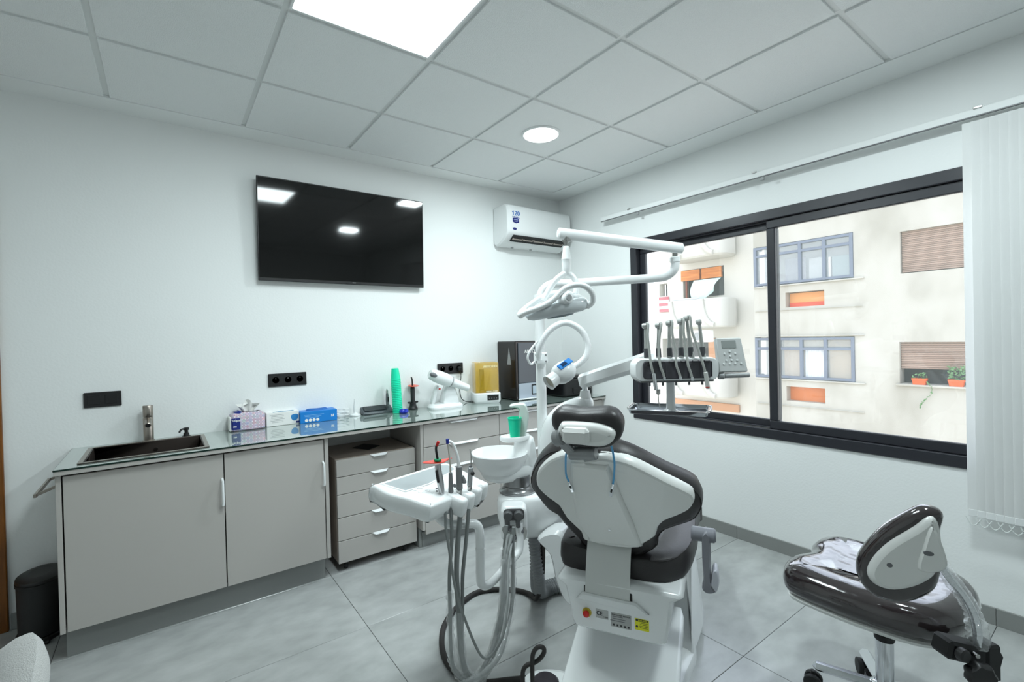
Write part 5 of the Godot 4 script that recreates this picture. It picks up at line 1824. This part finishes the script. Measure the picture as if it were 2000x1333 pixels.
func build_assistant() -> void:
	# assistant's tray: x runs along its front edge, z towards the viewer
	var A := Vector3(-2.19, 0.785, 1.665)
	var t := thing("assistant_tray", "white assistant's tray with a grey bin and four moulded holders", "dental unit", A, deg_to_rad(16.0))
	var b := Mb.new()
	var top := sm(v2([-0.185, 0.115, 0.13, 0.115, 0.165, 0.10, 0.172, 0.02, 0.17, -0.10, 0.15, -0.122, -0.10, -0.122, -0.135, -0.11, -0.16, -0.04, -0.195, 0.03, -0.2, 0.10]), 3)
	b.stack(top, P2([0.06, -0.05, 0.02, -0.045, 0.004, -0.03, 0.0, -0.01, 0.0, 0.022, 0.005, 0.029, 0.014, 0.031]), Transform3D(Basis(Vector3.RIGHT, deg_to_rad(13)) * UPB, Vector3(0, 0, 0)), 0.0, 0.9)
	part(t, "tray_body", b, M.white)
	var S := Transform3D(Basis(Vector3.RIGHT, deg_to_rad(13)), Vector3())
	b = Mb.new(S)
	var bin := v2([-0.175, 0.10, 0.125, 0.10, 0.15, 0.085, 0.15, 0.035, -0.03, 0.0, -0.14, 0.005])
	b.stack(bin, P2([-0.005, 0.029, -0.002, 0.0345, 0.003, 0.0345, 0.006, 0.0315]), up_at(), 0.0)
	part(t, "bin_rim", b, M.white)
	b = Mb.new(S)
	b.stack(bin, P2([0.004, 0.0305, 0.004, 0.0325]), up_at())
	part(t, "bin_liner", b, pm("9da3a5", 0.5))
	var k := 0
	for p in [[-0.03, -0.08], [0.0, -0.085], [-0.035, -0.055], [-0.008, -0.055], [0.0, -0.11], [0.022, -0.11], [0.035, -0.095]]:
		b = Mb.new(S)
		var rad := 0.009 if k < 4 else 0.0045
		b.lathe(P2([rad, 0.03, rad, 0.0325, rad * 0.75, 0.0335, 0.001, 0.0335]), Transform3D(Basis(), Vector3(p[0] - 0.065, 0, -p[1] - 0.055)), 18)
		part(t, "button", b, M.white_satin if k < 5 else M.dgrey)
		k += 1
	# moulded holders along the right-hand side, stepping back
	var hold := [Vector3(-0.012, 0.0, 0.118), Vector3(0.038, 0.0, 0.108), Vector3(0.092, 0.0, 0.094), Vector3(0.144, 0.0, 0.08)]
	for h in hold:
		b = Mb.new(S)
		b.stack(sm(v2([-0.018, 0.03, 0.018, 0.03, 0.02, -0.032, 0.012, -0.05, -0.012, -0.05, -0.02, -0.032]), 3), P2([0.005, -0.03, 0.0, -0.015, 0.0, 0.024, 0.004, 0.032, 0.01, 0.035]), Transform3D(Basis(Vector3.UP, deg_to_rad(10)) * UPB, h), 0.0, 0.9)
		part(t, "holder", b, M.white)
	# bent arm pipe
	b = W(t)
	b.tube(cur(v3([-2.20, 0.745, 1.70, -2.20, 0.70, 1.715, -2.17, 0.672, 1.74, -2.12, 0.668, 1.765, -2.08, 0.66, 1.775, -2.062, 0.63, 1.775, -2.06, 0.55, 1.773, -2.06, 0.46, 1.77, -2.045, 0.415, 1.755, -2.0, 0.39, 1.735, -1.92, 0.395, 1.70, -1.84, 0.405, 1.66, -1.785, 0.425, 1.645, -1.768, 0.47, 1.635, -1.765, 0.54, 1.625]), 6), 0.0165, 16)
	part(t, "arm_pipe", b, M.white)
	b = W(t)
	b.lathe(P2([0.0175, 0, 0.019, 0.002, 0.0175, 0.004]), Transform3D(Basis(), Vector3(-2.06, 0.56, 1.773)), 18)
	part(t, "pipe_ring", b, M.white_satin)
	# the tools on it and their hoses
	var film: Material = M.film
	var tl := thing("light_cure_handpiece", "silver curing-light handpiece with a red shield and black light guide", "dental tool", Vector3(-2.208, 0.781, 1.753))
	b = W(tl)
	b.tube(cur(v3([-2.204, 0.783, 1.758, -2.206, 0.807, 1.755, -2.209, 0.844, 1.752, -2.213, 0.876, 1.749, -2.215, 0.905, 1.748]), 4), [0.006, 0.007, 0.0085, 0.0095, 0.0105, 0.0115, 0.0125, 0.013, 0.013, 0.013, 0.013, 0.0125, 0.0125, 0.012, 0.012, 0.0115, 0.011], 16)
	part(tl, "body", b, pm("c3c4c6", 0.22, 0.7))
	b = W(tl)
	b.bar(Vector3(-2.223, 0.842, 1.765), Vector3(-2.227, 0.888, 1.76), 0.009, 0.006, 0.002, Vector3.BACK)
	part(tl, "switch_strip", b, M.matt)
	b = W(tl)
	b.stack(sm(v2([-0.055, 0.004, -0.03, 0.018, 0.01, 0.024, 0.03, 0.03, 0.047, 0.038, 0.052, 0.03, 0.036, 0.012, 0.02, -0.012, -0.01, -0.016, -0.045, -0.008]), 3), P2([0.001, 0.0, 0.0, 0.001, 0.001, 0.003]), Transform3D(Basis(Vector3.UP, deg_to_rad(-28)) * Basis(Vector3.RIGHT, 0.06) * UPB, Vector3(-2.215, 0.911, 1.748)))
	part(tl, "shield", b, pm("d83a26", 0.25))
	b = W(tl)
	b.lathe(P2([0.0125, 0.0, 0.0135, 0.002, 0.0135, 0.006, 0.012, 0.008, 0.001, 0.008]), Transform3D(Basis(), Vector3(-2.215, 0.916, 1.748)), 20)
	part(tl, "green_ring", b, pm("0f8f62", 0.4))
	b = W(tl)
	b.tube(cur(v3([-2.215, 0.923, 1.748, -2.218, 0.944, 1.747, -2.219, 0.963, 1.746, -2.216, 0.976, 1.749]), 4), 0.0044, 10)
	part(tl, "light_guide", b, M.matt)
	b = W(tl)
	b.tube(v3([-2.217, 0.97, 1.748, -2.214, 0.981, 1.751, -2.212, 0.987, 1.753]), [0.0046, 0.0055, 0.005], 10)
	part(tl, "red_tip", b, M.red)
	b = W(tl)
	b.tube(cur(v3([-2.203, 0.786, 1.759, -2.21, 0.744, 1.787, -2.216, 0.686, 1.8, -2.21, 0.621, 1.807, -2.193, 0.463, 1.82, -2.164, 0.341, 1.844, -2.134, 0.249, 1.867, -2.112, 0.226, 1.881, -2.089, 0.248, 1.899, -2.063, 0.307, 1.916, -2.012, 0.383, 1.876, -1.936, 0.458, 1.78, -1.86, 0.5, 1.7])), 0.0048, 10)
	part(tl, "hose", b, M.hose)
	var tools := [
		["saliva_ejector", "thin grey saliva ejector with a blue tip in the second holder", v3([-2.174, 0.797, 1.766, -2.173, 0.87, 1.765]), v3([-2.173, 0.865, 1.765, -2.174, 0.919, 1.764, -2.179, 0.979, 1.76]), v3([-2.177, 0.781, 1.769, -2.19, 0.728, 1.793, -2.191, 0.637, 1.794, -2.201, 0.509, 1.789, -2.202, 0.381, 1.789, -2.203, 0.244, 1.79, -2.195, 0.175, 1.797, -2.158, 0.128, 1.811, -2.094, 0.102, 1.8, -2.02, 0.172, 1.779, -1.974, 0.303, 1.781, -1.922, 0.443, 1.728, -1.865, 0.53, 1.68]), 0.0095, 0.0065],
		["suction_handpiece", "grey suction handpiece with a bent white tube in the third holder", v3([-2.138, 0.802, 1.766, -2.138, 0.886, 1.765]), v3([-2.138, 0.881, 1.765, -2.14, 0.918, 1.762, -2.151, 0.962, 1.754, -2.159, 0.976, 1.748, -2.17, 0.977, 1.74]), v3([-2.14, 0.786, 1.769, -2.152, 0.73, 1.793, -2.165, 0.601, 1.788, -2.17, 0.498, 1.785, -2.167, 0.368, 1.789, -2.164, 0.238, 1.792, -2.151, 0.149, 1.802, -2.121, 0.102, 1.811, -2.063, 0.086, 1.785, -2.004, 0.167, 1.776, -1.951, 0.311, 1.762, -1.9, 0.44, 1.72, -1.855, 0.53, 1.675]), 0.0125, 0.0095],
		["air_water_syringe", "steel three-way syringe with a thin bent nozzle in the last holder", v3([-2.097, 0.807, 1.77, -2.093, 0.876, 1.772]), v3([-2.093, 0.87, 1.772, -2.091, 0.886, 1.773, -2.09, 0.919, 1.774, -2.093, 0.943, 1.771]), v3([-2.1, 0.791, 1.774, -2.119, 0.722, 1.794, -2.131, 0.591, 1.786, -2.142, 0.486, 1.78, -2.146, 0.356, 1.778, -2.15, 0.25, 1.776, -2.144, 0.16, 1.781, -2.116, 0.112, 1.79, -2.052, 0.107, 1.774, -1.997, 0.212, 1.77, -1.943, 0.344, 1.756, -1.9, 0.46, 1.72, -1.85, 0.53, 1.69]), 0.0105, 0.007]]
	for i in 3:
		var q = tools[i]
		var o := thing(q[0], q[1], "dental tool", q[2][0])
		b = W(o)
		b.cyl(q[2][0], q[2][1], q[5], 16, 0.002, q[5] * (0.72 if i == 0 else 0.95))
		if i == 1:
			b.bar(q[2][0].lerp(q[2][1], 0.6) + Vector3(0.008, 0, 0.008), q[2][0].lerp(q[2][1], 0.25) + Vector3(0.018, 0, 0.014), 0.012, 0.01, 0.003, Vector3.BACK)
		part(o, "body", b, [pm("7b7d7e", 0.4), pm("7d7f80", 0.4), pm("bfc1c3", 0.2, 0.8)][i])
		b = W(o)
		b.cyl(q[2][0] + Vector3(0, -0.016, 0), q[2][0], q[5] * 0.85, 14, 0.002)
		part(o, "base_ring", b, M.steel)
		if i < 2:
			b = W(o)
			b.bar(q[2][0].lerp(q[2][1], 0.42) + Vector3(0.006, 0, 0.008), q[2][0].lerp(q[2][1], 0.28) + Vector3(0.014, 0, 0.014), 0.012, 0.006, 0.002, Vector3.BACK)
			part(o, "valve_lever", b, M.dgrey)
		else:
			b = W(o)
			b.cyl(q[2][1] + Vector3(0, -0.022, 0.006), q[2][1] + Vector3(0.005, -0.022, 0.016), 0.0075, 14, 0.002)
			part(o, "trigger", b, M.matt)
			b = W(o)
			b.cyl(q[2][1] + Vector3(0, -0.008, 0), q[2][1] + Vector3(0, 0.006, 0), 0.006, 12)
			part(o, "collar", b, M.dgrey)
		b = W(o)
		b.tube(cur(q[3]), [0.0034, 0.0062, 0.0022][i], 10)
		part(o, "tube" if i < 2 else "nozzle", b, [pm("c6c2b8", 0.3), M.white, M.steel][i])
		if i == 0:
			b = W(o)
			b.cyl(q[3][-1] + Vector3(0, -0.004, 0), q[3][-1] + Vector3(-0.001, 0.014, 0), 0.0058, 12, 0.0015)
			part(o, "blue_tip", b, pm("15309a", 0.4))
		b = W(o)
		var path := cur(q[4])
		b.tube(path, q[6], 12)
		part(o, "hose", b, M.hose)
		# loose clear film pulled over the lower half of the hose
		b = W(o)
		var rng := RandomNumberGenerator.new()
		rng.seed = 100 + i
		var lo := int(path.size() * (0.28 + 0.05 * i))
		var hi := int(path.size() * 0.93)
		var sl := PackedVector3Array()
		var rad := []
		for j in range(lo, hi):
			for s in 2:
				sl.append(path[j].lerp(path[j + 1], s * 0.5) + Vector3(rng.randf_range(-1, 1), rng.randf_range(-1, 1), rng.randf_range(-1, 1)) * 0.002)
				rad.append(q[6] + rng.randf_range(0.003, 0.0085))
		b.tube(sl, rad, 9)
		part(o, "plastic_sleeve", b, film)
	# three hoses hanging from the connector box
	var hs := [v3([-1.86, 0.565, 1.665, -1.868, 0.52, 1.668, -1.875, 0.436, 1.66, -1.90, 0.314, 1.68, -1.96, 0.24, 1.75, -2.03, 0.19, 1.80, -2.09, 0.14, 1.815, -2.15, 0.125, 1.83]), v3([-1.84, 0.56, 1.69, -1.846, 0.504, 1.69, -1.85, 0.384, 1.69, -1.87, 0.28, 1.71, -1.95, 0.24, 1.79, -2.04, 0.18, 1.85, -2.12, 0.13, 1.83, -2.19, 0.15, 1.85])]
	for i in 2:
		var o := thing("instrument_hose", ["grey film-wrapped hose from the left plug of the connector box", "grey film-wrapped hose from the right plug of the connector box"][i], "hose", hs[i][0])
		b = W(o)
		var path := cur(hs[i])
		b.tube(path, 0.0075, 12)
		part(o, "hose", b, M.hose)
		b = W(o)
		var rng := RandomNumberGenerator.new()
		rng.seed = 200 + i
		var sl := PackedVector3Array()
		var rad := []
		for j in range(8, path.size() - 1):
			for s in 2:
				sl.append(path[j].lerp(path[j + 1], s * 0.5) + Vector3(rng.randf_range(-1, 1), rng.randf_range(-1, 1), rng.randf_range(-1, 1)) * 0.002)
				rad.append(0.0075 + rng.randf_range(0.003, 0.009))
		b.tube(sl, rad, 9)
		part(o, "plastic_sleeve", b, film)

# ------------------------------------------------------------------ stool, pedal, blind, visitor chair
func build_rest() -> void:
	var b: Mb
	var t := thing("operator_stool", "glossy dark film-covered saddle stool with a curved swivelling backrest", "stool", Vector3(-1.0, 0, 2.72))
	var seatm := pm("2c2526", 0.12)
	seatm.clearcoat_enabled = true
	seatm.clearcoat = 1.0
	seatm.clearcoat_roughness = 0.03
	seatm = bump(seatm, noise(0.02, 71, "", "", 2, 256), 0.35, 2.2)
	b = W(t)
	var so := sm(v2([-1.238, -2.53, -1.20, -2.475, -1.10, -2.455, -1.0, -2.485, -0.90, -2.455, -0.80, -2.475, -0.755, -2.54, -0.75, -2.70, -0.78, -2.85, -0.86, -2.935, -1.0, -2.96, -1.14, -2.935, -1.215, -2.86, -1.245, -2.70]), 4)
	b.stack(so, P2([0.05, 0.405, 0.02, 0.412, 0.004, 0.435, 0.0, 0.46, 0.006, 0.487, 0.024, 0.507, 0.055, 0.516, 0.10, 0.512, 0.15, 0.505]), up_at(), 0.0, 1.2, true)
	part(t, "seat", b, seatm)
	b = W(t)
	b.stack(so, P2([0.06, 0.388, 0.022, 0.394, 0.016, 0.405, 0.03, 0.416]), up_at(), 0.0, 0.9)
	part(t, "seat_shell", b, M.off)
	b = W(t)
	b.cyl(Vector3(-1.0, 0.25, 2.72), Vector3(-1.0, 0.40, 2.72), 0.0155, 20)
	part(t, "piston", b, M.chrome)
	b = W(t)
	b.cyl(Vector3(-1.0, 0.09, 2.72), Vector3(-1.0, 0.285, 2.72), 0.027, 22, 0.002)
	part(t, "gas_cylinder", b, M.chrome)
	b = W(t)
	b.lathe(P2([0.0285, 0.27, 0.03, 0.275, 0.03, 0.288, 0.026, 0.292, 0.017, 0.292]), Transform3D(Basis(), Vector3(-1.0, 0, 2.72)), 22)
	part(t, "collar", b, M.matt)
	b = W(t)
	b.lathe(P2([0.05, 0.06, 0.05, 0.10, 0.04, 0.115, 0.03, 0.12]), Transform3D(Basis(), Vector3(-1.0, 0, 2.72)), 24)
	part(t, "hub", b, M.chrome)
	for k in 5:
		var a := deg_to_rad(-105.0 + 72.0 * k)
		var d := Vector3(cos(a), 0, sin(a))
		b = W(t)
		b.bar(Vector3(-1.0, 0.10, 2.72) + d * 0.03, Vector3(-1.0, 0.092, 2.72) + d * 0.215, 0.042, 0.028, 0.012)
		var lg := part(t, "leg", b, M.chrome)
		b = W(t)
		var c := Vector3(-1.0, 0.03, 2.72) + d * 0.215
		var s := d.cross(Vector3.UP)
		for m in [-1.0, 1.0]:
			b.cyl(c + s * 0.006 * m, c + s * 0.024 * m, 0.03, 18, 0.003)
		b.cyl(c, c + Vector3(0, 0.04, 0), 0.008, 10)
		part(lg, "caster", b, M.matt)
	# backrest: a kidney pad on a bent chrome stem
	var F := Transform3D(Basis(Vector3.UP, deg_to_rad(-65)) * Basis(Vector3.RIGHT, deg_to_rad(10)), Vector3(-1.388, 0.747, 2.862))
	b = W(t)
	var pad := sm(v2([0.098, 0.106, 0.085, 0.122, 0.055, 0.124, 0.028, 0.106, -0.025, 0.052, -0.06, 0, -0.081, -0.044, -0.089, -0.084, -0.086, -0.113, -0.074, -0.141, -0.052, -0.164, -0.022, -0.173, 0.012, -0.171, 0.05, -0.151, 0.08, -0.119, 0.092, -0.091, 0.1, -0.016, 0.092, 0.054]), 3)
	b.stack(pad, P2([0.025, -0.06, 0.008, -0.052, 0.0, -0.035, 0.0, -0.018, 0.006, -0.006, 0.016, 0.0]), F, 0.0, 1.2, true)
	part(t, "backrest", b, seatm)
	b = W(t)
	var sh := sm(v2([0.078, 0.105, 0.06, 0.108, 0.034, 0.076, -0.012, 0.028, -0.04, -0.01, -0.06, -0.05, -0.067, -0.082, -0.059, -0.108, -0.037, -0.124, -0.004, -0.125, 0.038, -0.104, 0.07, -0.073, 0.084, -0.045, 0.092, 0.0, 0.088, 0.066]), 3)
	b.stack(sh, P2([0.0, -0.02, 0.0, 0.0, 0.006, 0.008, 0.016, 0.012]), F, 0.0, 0.9)
	var bs := part(t, "backrest_shell", b, M.off)
	b = W(t)
	b.stack(sm(v2([0.062, 0.08, 0.076, 0.08, 0.098, 0.01, 0.10, -0.025, 0.075, -0.045, 0.045, -0.045, 0.042, -0.02, 0.05, 0.02]), 3), P2([0.0, 0.0, 0.0, 0.012, 0.006, 0.018]), F, 0.0, 0.9)
	part(bs, "stem_socket", b, M.off)
	b = W(t)
	b.lathe(P2([0.007, 0.0, 0.007, 0.0125, 0.001, 0.0125]), F * Transform3D(along(Vector3(0, 0, 1)), Vector3(-0.018, -0.045, 0.0)), 16)
	b.lathe(P2([0.011, 0.0, 0.011, 0.019, 0.001, 0.019]), F * Transform3D(along(Vector3(0, 0, 1)), Vector3(0.062, 0.012, 0.0)), 16, 1.0, 0.6)
	part(bs, "screw_hole", b, M.dgrey)
	b = W(t)
	var stem := cur(v3([-1.31, 0.735, 2.91, -1.293, 0.705, 2.93, -1.275, 0.667, 2.946, -1.244, 0.613, 2.97, -1.226, 0.568, 2.984, -1.217, 0.519, 2.991, -1.213, 0.46, 2.993]))
	b.tube(stem, 0.0105, 14)
	part(t, "stem", b, M.chrome)
	b = W(t)
	var rng := RandomNumberGenerator.new()
	rng.seed = 301
	var sl := PackedVector3Array()
	var rad := []
	for j in range(4, stem.size() - 2):
		for s in 2:
			sl.append(stem[j].lerp(stem[j + 1], s * 0.5))
			rad.append(0.016 + rng.randf_range(0.0, 0.006) + (0.006 if j > 22 else 0.0))
	b.tube(sl, rad, 9)
	part(t, "plastic_sleeve", b, M.film)
	b = W(t)
	var br := Basis(Vector3.UP, deg_to_rad(-30))
	b.box(Vector3(-1.225, 0.455, 2.97), Vector3(0.16, 0.05, 0.06), 0.008, Basis(Vector3(0.80, -0.28, 0.53).normalized(), Vector3(0.23, 0.96, 0.16).normalized(), Vector3(-0.55, 0, 0.83).normalized()).orthonormalized())
	b.box(Vector3(-1.192, 0.435, 3.0), Vector3(0.045, 0.10, 0.055), 0.006, br)
	part(t, "stem_bracket", b, M.matt)
	b = W(t)
	b.cyl(Vector3(-1.29, 0.475, 2.965), Vector3(-1.30, 0.475, 2.985), 0.017, 18, 0.004)
	part(t, "hinge", b, M.black)
	b = W(t)
	b.cyl(Vector3(-1.25, 0.468, 2.985), Vector3(-1.262, 0.468, 3.0), 0.0065, 14, 0.001)
	part(t, "screw", b, M.steel)
	b = W(t)
	var kp := PackedVector2Array()
	for i in 28:
		kp.append(Vector2(cos(TAU * i / 28), sin(TAU * i / 28)) * (0.033 + 0.0025 * cos(7.0 * TAU * i / 28)))
	b.stack(kp, P2([0.006, 0.0, 0.0, 0.005, 0.0, 0.022, 0.005, 0.03]), Transform3D(Basis(Vector3.UP, deg_to_rad(-50)), Vector3(-1.258, 0.425, 2.995)))
	part(t, "adjusting_knob", b, M.black)
	b = W(t)
	b.cyl(Vector3(-1.19, 0.39, 3.003), Vector3(-1.188, 0.30, 3.004), 0.009, 14)
	part(t, "stem_end", b, M.chrome)
	# foot pedal
	var f := thing("foot_pedal", "white foot control with a bent black wire handle on the floor", "foot pedal", Vector3(-1.87, 0, 1.95), deg_to_rad(-60.0))
	b = W(f)
	b.stack(sm(v2([-1.90, -1.83, -1.80, -1.875, -1.745, -1.98, -1.79, -2.09, -1.90, -2.11, -1.985, -2.02, -1.975, -1.90]), 4), P2([0.0, 0.0, 0.0, 0.035, 0.01, 0.052, 0.03, 0.06]), up_at())
	part(f, "base", b, M.white)
	b = W(f)
	b.lathe(P2([0.05, 0.05, 0.05, 0.068, 0.042, 0.076, 0.001, 0.08]), Transform3D(Basis(), Vector3(-1.885, 0, 1.93)), 26)
	part(f, "pedal_disc", b, pm("241c26", 0.35))
	b = W(f)
	b.tube(cur(v3([-2.003, 0.06, 1.945, -2.002, 0.128, 1.945, -2.0, 0.168, 1.946, -1.988, 0.187, 1.954, -1.969, 0.194, 1.967, -1.95, 0.208, 1.98, -1.938, 0.232, 1.99, -1.942, 0.249, 1.988, -1.958, 0.25, 1.977, -1.971, 0.228, 1.968, -1.974, 0.19, 1.966, -1.974, 0.12, 1.965, -1.972, 0.05, 1.965])), [0.008][0], 12)
	part(f, "wire_handle", b, M.rubber)
	var fs := thing("rubber_strip", "flat black rubber strip on the floor behind the foot control", "strip", Vector3(-2.0, 0, 1.75))
	b = W(fs)
	b.bar(Vector3(-2.085, 0.006, 1.685), Vector3(-1.95, 0.006, 1.82), 0.05, 0.01, 0.003)
	part(fs, "strip", b, M.matt)
	# vertical blind and its rail
	var v := thing("vertical_blind", "white vertical fabric blind gathered at the right of the window", "blind", Vector3(-0.07, 0.5, 3.2))
	b = W(v)
	b.box(Vector3(-0.07, 2.307, 2.15), Vector3(0.014, 0.034, 3.12), 0.003)
	var rl := part(v, "head_rail", b, pm("eff1f0", 0.7))
	b = W(v)
	b.box(Vector3(-0.07, 2.289, 2.15), Vector3(0.012, 0.004, 3.12))
	part(rl, "rail_slot", b, M.dgrey)
	for z in [0.885, 1.849, 2.832]:
		b = W(v)
		b.box(Vector3(-0.03, 2.328, z), Vector3(0.06, 0.004, 0.04), 0.001)
		b.box(Vector3(-0.079, 2.324, z), Vector3(0.008, 0.01, 0.03), 0.002)
		part(v, "bracket", b, M.steel)
	for z in [0.962, 1.894]:
		b = W(v)
		b.box(Vector3(-0.07, 2.276, z), Vector3(0.012, 0.022, 0.022), 0.002)
		part(v, "carrier", b, M.grey)
	var fab := pm("f6f7f6", 0.85)
	fab.backlight_enabled = true
	fab.backlight = Color(0.9, 0.9, 0.9)
	fab = bump(fab, noise(0.2, 51, "", "", 2, 256), 0.02, 14.0)
	for i in 28:
		b = W(v)
		var z := 2.842 + 0.029 * i
		b.box(Vector3(-0.075, 1.385, z), Vector3(0.0015, 1.76, 0.125), 0.0, Basis(Vector3.UP, deg_to_rad(14)))
		part(v, "vane", b, fab)
		b = W(v)
		b.box(Vector3(-0.075, 0.515, z), Vector3(0.004, 0.03, 0.12), 0.001, Basis(Vector3.UP, deg_to_rad(14)))
		part(v, "vane_weight", b, M.white)
	b = W(v)
	for i in 23:
		var z := 2.83 + 0.034 * i - 0.05
		var loop := PackedVector3Array()
		for k in 13:
			var u := k / 12.0
			loop.append(Vector3(-0.125, 0.505 - 0.035 * sin(u * PI), z + 0.05 * u))
		b.tube(loop, 0.0024, 5)
	part(v, "bead_chain", b, pm("e2e6e4", 0.3))
	# visitor chair at the lower left corner
	var g := thing("visitor_chair", "light grey woven fabric chair at the near left corner", "chair", Vector3(-3.45, 0, 2.195), deg_to_rad(99.4))
	var cloth := pm("ffffff", 0.9)
	cloth.albedo_texture = noise(0.25, 61, "8a8a88", "dcdcda", 3, 256, "b4b3b1")
	cloth = bump(cloth, noise(0.25, 61, "", "", 2, 256), 0.1, 7.0, false)
	cloth.rim_enabled = true
	cloth.rim = 0.3
	b = Mb.new()
	b.stack(rr(0.46, 0.44, 0.09, 6), P2([0.03, 0.38, 0.0, 0.40, 0.0, 0.44, 0.02, 0.47, 0.06, 0.48]), up_at(Vector3(0, 0, 0)), 0.0, 0.9, true)
	part(g, "seat", b, cloth)
	b = Mb.new()
	b.stack(rr(0.44, 0.46, 0.21, 10, Vector2(0, 0.72)), P2([0.11, -0.052, 0.07, -0.046, 0.03, -0.032, 0.008, -0.014, 0.0, 0.0, 0.008, 0.014, 0.03, 0.032, 0.07, 0.046, 0.11, 0.052]), Transform3D(Basis(Vector3.RIGHT, deg_to_rad(26)), Vector3(0, 0, -0.15)), 0.0, 0.9, true)
	part(g, "backrest", b, cloth)
	for x in [-0.18, 0.18]:
		for z in [-0.17, 0.17]:
			b = Mb.new()
			b.cyl(Vector3(x * 1.12, 0.0, z * 1.12), Vector3(x * 0.9, 0.39, z * 0.9), 0.011, 12, 0.002, 0.016)
			part(g, "leg", b, M.matt)
